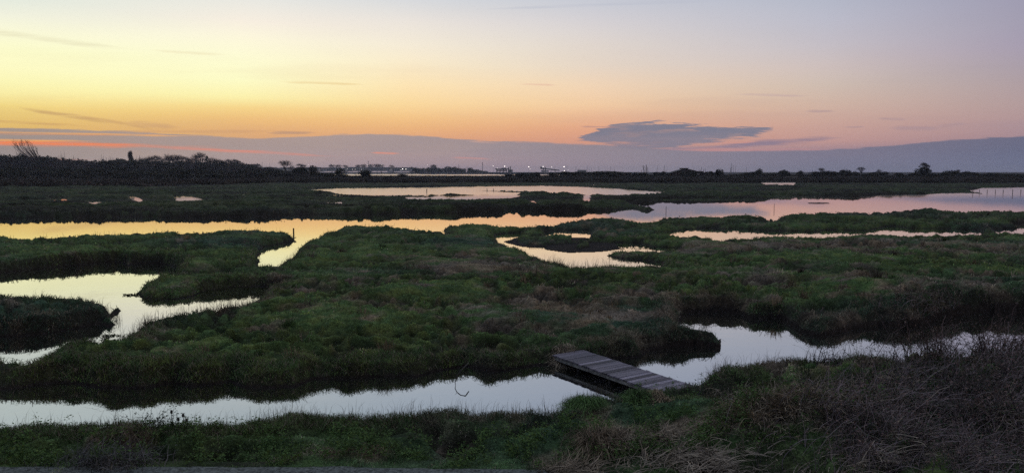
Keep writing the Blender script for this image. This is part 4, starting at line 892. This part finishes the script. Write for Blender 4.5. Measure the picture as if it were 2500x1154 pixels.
# poles and masts by the barn
for i, (px, y1, ln_, w_, lb) in enumerate(((1566, 415, 0, .25, 'short upright pole left of the leaning pole cluster'), (1575, 404, -5, .45, 'thick dark pole leaning left in the cluster left of the barn'), (1578, 405, -4, .2, 'thin pole leaning left behind the thick leaning pole'), (1580, 402, -2, .4, 'tallest dark upright pole of the cluster left of the barn'), (1584, 408, -3, .22, 'short thin pole right of the tallest pole of the cluster'), (1603, 404, 2, .14, 'very thin pole between the pole cluster and the barn'), (1620, 402, 3, .2, 'thin dark pole leaning right, closest to the barn left side'), (1626, 415, 0, .25, 'short stump-like pole at the foot of the thin leaning pole'),
        (1704, 411, 3, .14, 'thin pale pole just right of the barn roof'), (1709, 408, 4, .25, 'dark leaning pole right of the barn'), (1718, 413, 0, .3, 'short dark pole right of the barn, left of two'), (1722, 412, 0, .25, 'short dark pole right of the barn, right of two'), (1784, 409, 0, .3, 'tall thin mast with crosstrees, lower part thick, left in the mast trio'), (1786, 397, 0, .2, 'tallest thin mast on the right skyline'), (1791, 403, -1, .16, 'thin mast right beside the tallest one'), (1796, 406, 0, .14, 'thinnest mast right of the trio'), (1823, 408, 0, .16, 'single thin mast left of the domed bush'), (1694, 409, 0, .12, 'hair-thin pole above the barn right slope'))):
    pole(px, 422, y1, 520, w_ * 1.3, lb, 'poles and masts by the barn', ln_, 'darkwood' if px < 1730 else 'mast', 'wooden_pole' if px < 1730 else 'mast', 'pole')
# barn
d = 500; k = d / F
e = empty('barn', (wx(1668), d, 1.0), 'dark low barn with wide sloping roof and raised ridge box among the scrub', 'barn')
def Q3(px, py): return (wx(px) - wx(1668), wz(py) - 1.0)
rp_ = [Q3(1618, 424.5), Q3(1636, 420.5), Q3(1659, 414), Q3(1677, 413), Q3(1697, 418), Q3(1716, 423.5)]
r_ = MB(); dp = 12
vs = [(x, s_ * dp / 2 * (1 if i in (0, 5) else .9), z) for s_ in (-1, 1) for i, (x, z) in enumerate(rp_)] + [(x, s_ * dp / 2 * (1 if i in (0, 5) else .9), z - .35) for s_ in (-1, 1) for i, (x, z) in enumerate(rp_)]
fs = []
for i in range(5): fs += [(i, i + 1, 7 + i, 6 + i), (12 + i, 18 + i, 19 + i, 13 + i), (i, 12 + i, 13 + i, i + 1), (6 + i, 7 + i, 19 + i, 18 + i)]
fs += [(0, 6, 18, 12), (5, 17, 23, 11)]
rf = r_.add(vs, fs).build('roof', M['slate'], e)
MB().box((Q3(1668, 0)[0], 0, Q3(0, 411.8)[1]), (Q3(1677, 0)[0] - Q3(1660, 0)[0], 5, .9)).build('ridge_box', M['slate'], rf); MB().box((Q3(1668, 0)[0], 0, Q3(0, 410.6)[1]), (Q3(1678.5, 0)[0] - Q3(1659, 0)[0], 6, .22)).build('ridge_cap', M['slate'], rf)
wv = [(x, z - .37) for x, z in rp_[1:5]]; vs = [(x, s_ * 5, zz) for s_ in (-1, 1) for x, zz in ([(wv[0][0], -1)] + wv + [(wv[-1][0], -1)])]
fs = [tuple(range(5, -1, -1)), tuple(range(6, 12))] + [(i, (i + 1) % 6, 6 + (i + 1) % 6, 6 + i) for i in range(6)]
MB().add(vs, fs).build('wall', M['bark'], e)
MB().box((Q3(1672, 0)[0], -5.1, Q3(0, 426)[1]), (Q3(1679, 0)[0] - Q3(1664, 0)[0], .2, .7)).build('window', M['wall'], e)
MB().box((Q3(1698, 0)[0], -5.15, Q3(0, 425)[1]), (2.2, .3, .45)).build('window', M['wall'], e)
# pale gate
x, y, z1 = atd(1918, 431.5, 400); g = gz(x, y)
e = empty('gate', (x, y, g), 'pale horizontal bar gate standing in front of the scrub belt on the right', 'gate')
MB().box((3.0, 0, z1 - g), (6.0, .14, .2)).build('rail', M['wall'], e)
for xx in (.1, 5.9): MB().box((xx, 0, (z1 - g) / 2), (.18, .18, z1 - g)).build('post', M['wall2'], e)

# ------------------------------------------------------------------ sky
w = bpy.data.worlds.new('World'); S.world = w; w.use_nodes = True; nt = w.node_tree; N = nt.nodes; L = nt.links
bg = N['Background']; out = N['World Output']
tc = N.new('ShaderNodeTexCoord'); sx = N.new('ShaderNodeSeparateXYZ'); L.new(tc.outputs['Generated'], sx.inputs[0])
def mth(op, a, b_=None, c=None, clamp=False):
    n_ = N.new('ShaderNodeMath'); n_.operation = op; n_.use_clamp = clamp
    for i, v in enumerate((a, b_, c)):
        if v is None: continue
        if isinstance(v, (int, float)): n_.inputs[i].default_value = v
        else: L.new(v, n_.inputs[i])
    return n_.outputs[0]
DX, DY, DZ = sx.outputs
AZ = mth('ARCTAN2', DX, DY); EL = mth('ARCSINE', DZ)
T = mth('POWER', mth('MAXIMUM', mth('DIVIDE', EL, math.pi / 2), 0.0), .5, clamp=True)      # 0 at the horizon, 1 overhead
def tpos(px, py): 
    e_ = math.atan2((HY - py), math.hypot(F, px - CX)); return math.sqrt(max(e_, 0) / (math.pi / 2))
cols = [
 (0, [(420, (160, 146, 140)), (380, (164, 146, 134)), (345, (196, 156, 116)), (315, (226, 186, 108)), (290, (232, 198, 116)), (260, (243, 217, 132)), (230, (251, 239, 166)), (200, (253, 248, 184)), (165, (255, 252, 198)), (120, (254, 254, 206)), (75, (251, 250, 218)), (40, (240, 241, 222)), (0, (226, 234, 222))], (205, 220, 224), (150, 172, 198)),
 (600, [(420, (172, 152, 152)), (380, (180, 154, 146)), (345, (216, 166, 122)), (320, (230, 176, 120)), (290, (241, 194, 126)), (265, (250, 216, 140)), (240, (255, 244, 174)), (200, (255, 253, 200)), (150, (255, 253, 212)), (100, (254, 248, 220)), (60, (249, 240, 225)), (0, (231, 232, 226))], (200, 214, 222), (146, 166, 195)),
 (1000, [(420, (164, 144, 150)), (380, (178, 150, 144)), (345, (222, 162, 124)), (315, (236, 180, 124)), (290, (244, 196, 134)), (255, (252, 218, 158)), (210, (255, 230, 182)), (165, (252, 236, 202)), (115, (246, 236, 216)), (60, (236, 229, 221)), (0, (212, 216, 221))], (190, 204, 220), (138, 158, 190)),
 (1450, [(420, (152, 138, 150)), (380, (165, 142, 148)), (345, (216, 154, 130)), (315, (228, 168, 136)), (290, (236, 184, 146)), (255, (244, 206, 166)), (210, (242, 214, 184)), (165, (230, 214, 198)), (115, (224, 214, 206)), (60, (213, 209, 212)), (0, (195, 200, 212))], (178, 190, 212), (126, 146, 182)),
 (2000, [(420, (124, 120, 142)), (380, (140, 124, 144)), (345, (194, 152, 146)), (315, (202, 162, 151)), (290, (206, 170, 156)), (255, (209, 181, 165)), (210, (207, 189, 177)), (165, (205, 191, 188)), (115, (197, 191, 198)), (60, (188, 188, 201)), (0, (179, 184, 200))], (158, 170, 200), (112, 132, 172)),
 (2500, [(420, (104, 106, 134)), (380, (116, 112, 136)), (345, (160, 134, 144)), (315, (174, 145, 149)), (290, (178, 150, 151)), (255, (179, 156, 156)), (210, (175, 158, 162)), (165, (170, 158, 169)), (115, (165, 156, 175)), (60, (161, 156, 175)), (0, (157, 154, 175))], (130, 138, 176), (98, 116, 158)),
]
def ramp(stops):
    r = N.new('ShaderNodeValToRGB'); r.color_ramp.interpolation = 'LINEAR'; e = r.color_ramp.elements
    stops = sorted(stops); e[0].position = stops[0][0]; e[0].color = stops[0][1]; e[1].position = stops[-1][0]; e[1].color = stops[-1][1]
    for p, c in stops[1:-1]: q = e.new(p); q.color = c
    L.new(T, r.inputs['Fac']); return r.outputs['Color']
def mix(f, a, b_):
    n_ = N.new('ShaderNodeMix'); n_.data_type = 'RGBA'
    if isinstance(f, float): n_.inputs['Factor'].default_value = f
    else: L.new(f, n_.inputs['Factor'])
    for i, v in ((6, a), (7, b_)):
        if isinstance(v, tuple): n_.inputs[i].default_value = v
        else: L.new(v, n_.inputs[i])
    return n_.outputs[2]
el = lambda deg: math.sqrt(math.radians(deg) / (math.pi / 2))
side_l = ramp([(0, srgb(150, 140, 140)), (el(6), srgb(200, 180, 150)), (el(14), srgb(195, 200, 195)), (el(30), srgb(160, 180, 200)), (el(55), srgb(186, 194, 208)), (1, srgb(228, 230, 232))])
behind = ramp([(0, srgb(52, 60, 84)), (el(8), srgb(66, 68, 92)), (el(25), srgb(70, 82, 112)), (el(50), srgb(130, 144, 172)), (1, srgb(228, 230, 232))])
chain = [(-math.pi, behind), (math.radians(-95), behind), (math.radians(-60), side_l)]
for px, st, c18, c30 in cols:
    s_ = [(tpos(px, py), srgb(*c)) for py, c in st] + [(el(18), srgb(*c18)), (el(30), srgb(*c30)), (el(55), srgb(186, 194, 208)), (1, srgb(228, 230, 232))]
    chain.append((math.atan((px - CX) / F), ramp(s_)))
chain += [(math.radians(70), behind)]
cur = chain[0][1]
for (a0, _), (a1, c1_) in zip(chain, chain[1:]):
    mr = N.new('ShaderNodeMapRange'); mr.interpolation_type = 'LINEAR'; mr.inputs['From Min'].default_value = a0; mr.inputs['From Max'].default_value = a1; L.new(AZ, mr.inputs['Value'])
    cur = mix(mr.outputs['Result'], cur, c1_)
# clouds: functions of direction (ratios to the north component), only for the sky ahead
FR = mth('GREATER_THAN', DY, .05); DYs = mth('MAXIMUM', DY, .05)
U = mth('MULTIPLY', mth('DIVIDE', DX, DYs), 1.0); Vv = mth('DIVIDE', DZ, DYs)            # tangent units
cb = N.new('ShaderNodeCombineXYZ'); L.new(U, cb.inputs[0]); L.new(Vv, cb.inputs[1])
def wn(sx_, sy_, det=4, rough=.6, off=0.0):
    mp = N.new('ShaderNodeMapping'); mp.inputs['Scale'].default_value = (sx_, sy_, 1); mp.inputs['Location'].default_value = (off, off * .7, 0); L.new(cb.outputs[0], mp.inputs['Vector'])
    n_ = N.new('ShaderNodeTexNoise'); n_.inputs['Scale'].default_value = 1; n_.inputs['Detail'].default_value = det; n_.inputs['Roughness'].default_value = rough; L.new(mp.outputs[0], n_.inputs['Vector'])
    return mth('SUBTRACT', n_.outputs['Fac'], .5)
NA = wn(9, 60, 5, .6); NB = wn(22, 260, 4, .6, 3.1); NC = wn(3.5, 16, 3, .5, 7.7)
tu = lambda px: (px - CX) / F
tv = lambda py: (HY - py) / F
def curve(pts, lo=-2600, hi=5100):
    """piecewise profile over U as a colour ramp (value = tangent height x 4)"""
    mr = N.new('ShaderNodeMapRange'); mr.inputs['From Min'].default_value = tu(lo); mr.inputs['From Max'].default_value = tu(hi); L.new(U, mr.inputs['Value'])
    r = N.new('ShaderNodeValToRGB'); r.color_ramp.interpolation = 'B_SPLINE' if len(pts) > 14 else 'LINEAR'; e = r.color_ramp.elements; P_ = [((x - lo) / (hi - lo), max(0, tv(y)) * 4) for x, y in pts]
    e[0].position = P_[0][0]; e[0].color = (P_[0][1],) * 3 + (1,); e[1].position = P_[-1][0]; e[1].color = (P_[-1][1],) * 3 + (1,)
    for p, v in P_[1:-1]: q = e.new(p); q.color = (v, v, v, 1)
    L.new(mr.outputs[0], r.inputs['Fac']); return mth('MULTIPLY', r.outputs['Color'], .25)
def smooth(x, a, b_):
    mr = N.new('ShaderNodeMapRange'); mr.interpolation_type = 'SMOOTHSTEP'; mr.inputs['From Min'].default_value = a; mr.inputs['From Max'].default_value = b_
    L.new(x, mr.inputs['Value']); return mr.outputs['Result']
px1 = 1 / F
# low bank of cloud on the horizon
top = curve([(-2600, 300), (-600, 306), (0, 311), (300, 320), (500, 331), (620, 340), (700, 336), (830, 328), (960, 327), (1060, 334), (1180, 345), (1300, 347), (1400, 351), (1500, 355), (1620, 366), (1760, 370), (2000, 366), (2120, 361), (2220, 350), (2300, 343), (2400, 337), (2500, 333), (3000, 322), (5100, 300)])
dlt = mth('SUBTRACT', mth('ADD', top, mth('MULTIPLY', NB, 12 * px1)), Vv)
bank = smooth(dlt, -1.0 * px1, 3.0 * px1)
def colr_u(stops):
    mr = N.new('ShaderNodeMapRange'); mr.inputs['From Min'].default_value = tu(0); mr.inputs['From Max'].default_value = tu(2500); L.new(U, mr.inputs['Value'])
    r = N.new('ShaderNodeValToRGB'); e = r.color_ramp.elements; e[0].position = stops[0][0] / 2500; e[0].color = srgb(*stops[0][1]); e[1].position = stops[-1][0] / 2500; e[1].color = srgb(*stops[-1][1])
    for p, c in stops[1:-1]: q = e.new(p / 2500); q.color = srgb(*c)
    L.new(mr.outputs[0], r.inputs['Fac']); return r.outputs['Color']
bank_hi = colr_u([(0, (152, 142, 140)), (400, (166, 150, 146)), (800, (168, 152, 150)), (1200, (152, 142, 148)), (1600, (134, 130, 144)), (2000, (122, 119, 138)), (2500, (100, 105, 130))])
bank_lo = colr_u([(0, (160, 150, 146)), (400, (178, 160, 154)), (800, (176, 154, 154)), (1200, (164, 144, 152)), (1600, (146, 136, 148)), (2000, (124, 122, 142)), (2500, (108, 113, 139))])
bankc = mix(smooth(mth('ADD', Vv, mth('MULTIPLY', NC, .02)), tv(405), tv(350)), bank_lo, bank_hi)
cur = mix(mth('MULTIPLY', mth('MULTIPLY', bank, FR), .93), cur, bankc)
# dark cloud right of the middle
ctop = curve([(-2600, 419), (1380, 419), (1394, 341), (1412, 337), (1440, 322), (1505, 303), (1560, 299), (1700, 302), (1800, 308), (1870, 310), (1900, 318), (1910, 419), (5100, 419)])
cbot = curve([(-2600, 300), (1380, 300), (1394, 340), (1412, 343), (1440, 349), (1500, 358), (1580, 366), (1650, 364), (1690, 350), (1760, 343), (1830, 334), (1880, 320), (1910, 300), (5100, 300)])
nn = mth('ADD', mth('MULTIPLY', NB, 44 * px1), mth('MULTIPLY', NA, 36 * px1))
m1 = smooth(mth('SUBTRACT', mth('ADD', ctop, nn), Vv), -.5 * px1, 5 * px1); m2 = smooth(mth('SUBTRACT', Vv, mth('ADD', cbot, nn)), -4 * px1, 7 * px1)
cm = mth('MULTIPLY', mth('MULTIPLY', m1, m2), FR)
NG = wn(16, 130, 5, .65, 41.0)
cm = mth('MULTIPLY', cm, mth('ADD', .84, mth('MULTIPLY', .16, smooth(NG, .16, -.02))))
cur = mix(mth('MULTIPLY', cm, .95), cur, mix(smooth(mth('ADD', Vv, mth('MULTIPLY', NG, .03)), tv(362), tv(320)), srgb(132, 128, 144), srgb(118, 122, 141)))
NE = wn(7, 330, 4, .65, 23.0)
def streak(x0, y0, x1, y1, wpx, c, amt, nse=6, src=None, soft=.9):
    global cur
    t = mth('DIVIDE', mth('SUBTRACT', U, tu(x0)), tu(x1) - tu(x0))
    ends = mth('MULTIPLY', smooth(t, 0.0, .3), smooth(t, 1.0, .7))
    vc = mth('ADD', mth('MULTIPLY', t, tv(y1) - tv(y0)), tv(y0))
    dd = mth('ABSOLUTE', mth('SUBTRACT', mth('ADD', Vv, mth('MULTIPLY', src or NB, nse * 2 * px1)), vc))
    wd_ = mth('MULTIPLY', mth('ADD', ends, .15), wpx * px1)
    mk = mth('MULTIPLY', smooth(mth('DIVIDE', dd, wd_), 1.0, 1 - soft), mth('ADD', .45, mth('MULTIPLY', .55, smooth(NE, -.12, .06))))
    f = mth('MULTIPLY', mth('MULTIPLY', mth('MULTIPLY', mk, ends), amt), FR)
    cur = mix(f, cur, srgb(*c))
ND = wn(14, 420, 3, .6, 11.0)
streak(1680, 364, 2080, 334, 9, (134, 122, 144), .85, 7); streak(1560, 368, 1900, 352, 5, (134, 124, 146), .6, 5, ND)
streak(1600, 366, 2050, 366, 5, (196, 140, 140), .6, 4, ND); streak(1400, 310, 1520, 313, 3, (170, 134, 134), .7, 6); streak(1700, 352, 1860, 346, 4, (214, 152, 138), .6, 4, ND)
streak(1590, 318, 1720, 322, 3, (196, 152, 138), .6, 6)
for a in ((2045, 312, 2112, 311, 3), (2125, 291, 2215, 293, 4), (2262, 311, 2360, 303, 5), (1950, 273, 2040, 276, 3), (2150, 312, 2300, 316, 8)): streak(*a, (160, 138, 148), .45, 5, None, .9)
streak(1770, 233, 1980, 238, 4, (190, 164, 166), .5, 3); streak(1120, 36, 1860, 8, 5, (184, 188, 202), .45, 3, NA); streak(1250, 209, 1370, 212, 3, (226, 180, 160), .5, 3)
streak(670, 203, 920, 211, 4, (232, 200, 140), .6, 3); streak(-100, 72, 360, 132, 9, (228, 222, 186), .55, 6, NA); streak(360, 128, 600, 143, 4, (236, 222, 180), .4, 3)
streak(40, 262, 300, 306, 6, (196, 158, 106), .7, 8, NA); streak(150, 276, 420, 322, 5, (200, 158, 108), .6, 8, NA); streak(-200, 285, 260, 312, 5, (200, 156, 104), .6, 8, NA); streak(300, 300, 460, 312, 8, (204, 160, 116), .6, 8, NA); streak(200, 322, 760, 322, 5, (206, 158, 116), .5, 8, ND); streak(640, 326, 790, 325, 4, (176, 142, 124), .8, 4)
streak(-300, 318, 620, 336, 3, (236, 174, 108), .9, 4, ND, .97); streak(-300, 323, 420, 333, 3, (214, 150, 108), .6, 4, ND)
streak(-800, 335, 600, 361, 8, (252, 134, 74), 1.0, 7, ND, .97); streak(-400, 340, 300, 346, 4, (255, 176, 84), 1.0, 4, ND, .97); streak(250, 352, 860, 384, 5, (224, 142, 122), .85, 4, ND, .97); streak(900, 373, 985, 375, 3, (232, 146, 122), .9, 3, ND); streak(1090, 384, 1210, 389, 3, (206, 146, 140), .7, 3, ND); streak(1130, 345, 1230, 352, 2.5, (216, 168, 148), .6, 3, ND)
streak(-300, 388, 300, 390, 3, (226, 150, 130), .5, 4, ND)
# thin veils
NV = wn(2.2, 26, 6, .6, 51.0)
vf = mth('MULTIPLY', mth('MULTIPLY', smooth(NV, .0, .18), .13), mth('MULTIPLY', smooth(Vv, tv(60), tv(260)), FR))
cur = mix(vf, cur, colr_u([(0, (196, 160, 112)), (800, (214, 176, 140)), (1600, (196, 162, 156)), (2500, (142, 132, 152))]))
# faint broad unevenness
va = mth('ADD', 1.0, mth('MULTIPLY', NC, .06)); vm = N.new('ShaderNodeVectorMath'); vm.operation = 'SCALE'; L.new(cur, vm.inputs[0]); L.new(va, vm.inputs['Scale'])
sky = N.new('ShaderNodeTexSky'); sky.sky_type = 'NISHITA'; sky.sun_disc = False; sky.sun_elevation = math.radians(-1.5); sky.sun_rotation = math.radians(-50)
add = N.new('ShaderNodeVectorMath'); add.operation = 'MULTIPLY_ADD'; L.new(sky.outputs[0], add.inputs[0]); add.inputs[1].default_value = (.012, .012, .012); L.new(vm.outputs[0], add.inputs[2])
L.new(add.outputs[0], bg.inputs['Color']); bg.inputs['Strength'].default_value = 1.0
w.cycles.sampling_method = 'MANUAL'; w.cycles.sample_map_resolution = 1024

# afterglow below the horizon line: very weak, very broad warm sun from the left
sl = bpy.data.lights.new('afterglow', 'SUN'); sl.energy = .38; sl.angle = math.radians(14); sl.color = (1, .78, .5)
so = bpy.data.objects.new('sun', sl); C.objects.link(so); so.rotation_euler = (math.radians(81), 0, math.radians(56))

# evening haze over the marsh
hz = MB().box((0, 0, 21), (12800, 12800, 46)).build('haze', None); hm = bpy.data.materials.new('haze'); hm.use_nodes = True; hz.data.materials.append(hm)
nt_ = hm.node_tree; nt_.nodes.remove(nt_.nodes['Principled BSDF']); pv = nt_.nodes.new('ShaderNodeVolumePrincipled')
pv.inputs['Color'].default_value = (.80, .84, 1.0, 1); pv.inputs['Density'].default_value = .00009; pv.inputs['Anisotropy'].default_value = .3
nt_.links.new(pv.outputs['Volume'], nt_.nodes['Material Output'].inputs['Volume']); tag(hz, kind='stuff')
hz['label'] = 'thin evening haze over the far marsh and town'; hz['category'] = 'haze'

# ------------------------------------------------------------------ camera and render
cam = bpy.data.cameras.new('camera'); co = bpy.data.objects.new('camera', cam); C.objects.link(co)
cam.sensor_width = 36; cam.lens = 36 * F / 2500; cam.clip_start = .1; cam.clip_end = 20000
co.location = (0, 0, H); co.rotation_euler = (math.pi / 2 - PITCH, 0, 0)
S.camera = co
S.view_settings.view_transform = 'Standard'; S.view_settings.look = 'None'; S.view_settings.exposure = 0; S.view_settings.gamma = 1
S.cycles.max_bounces = 6; S.cycles.use_denoising = False; S.cycles.volume_bounces = 1
try: S.cycles.denoiser = 'OPENIMAGEDENOISE'
except Exception: pass
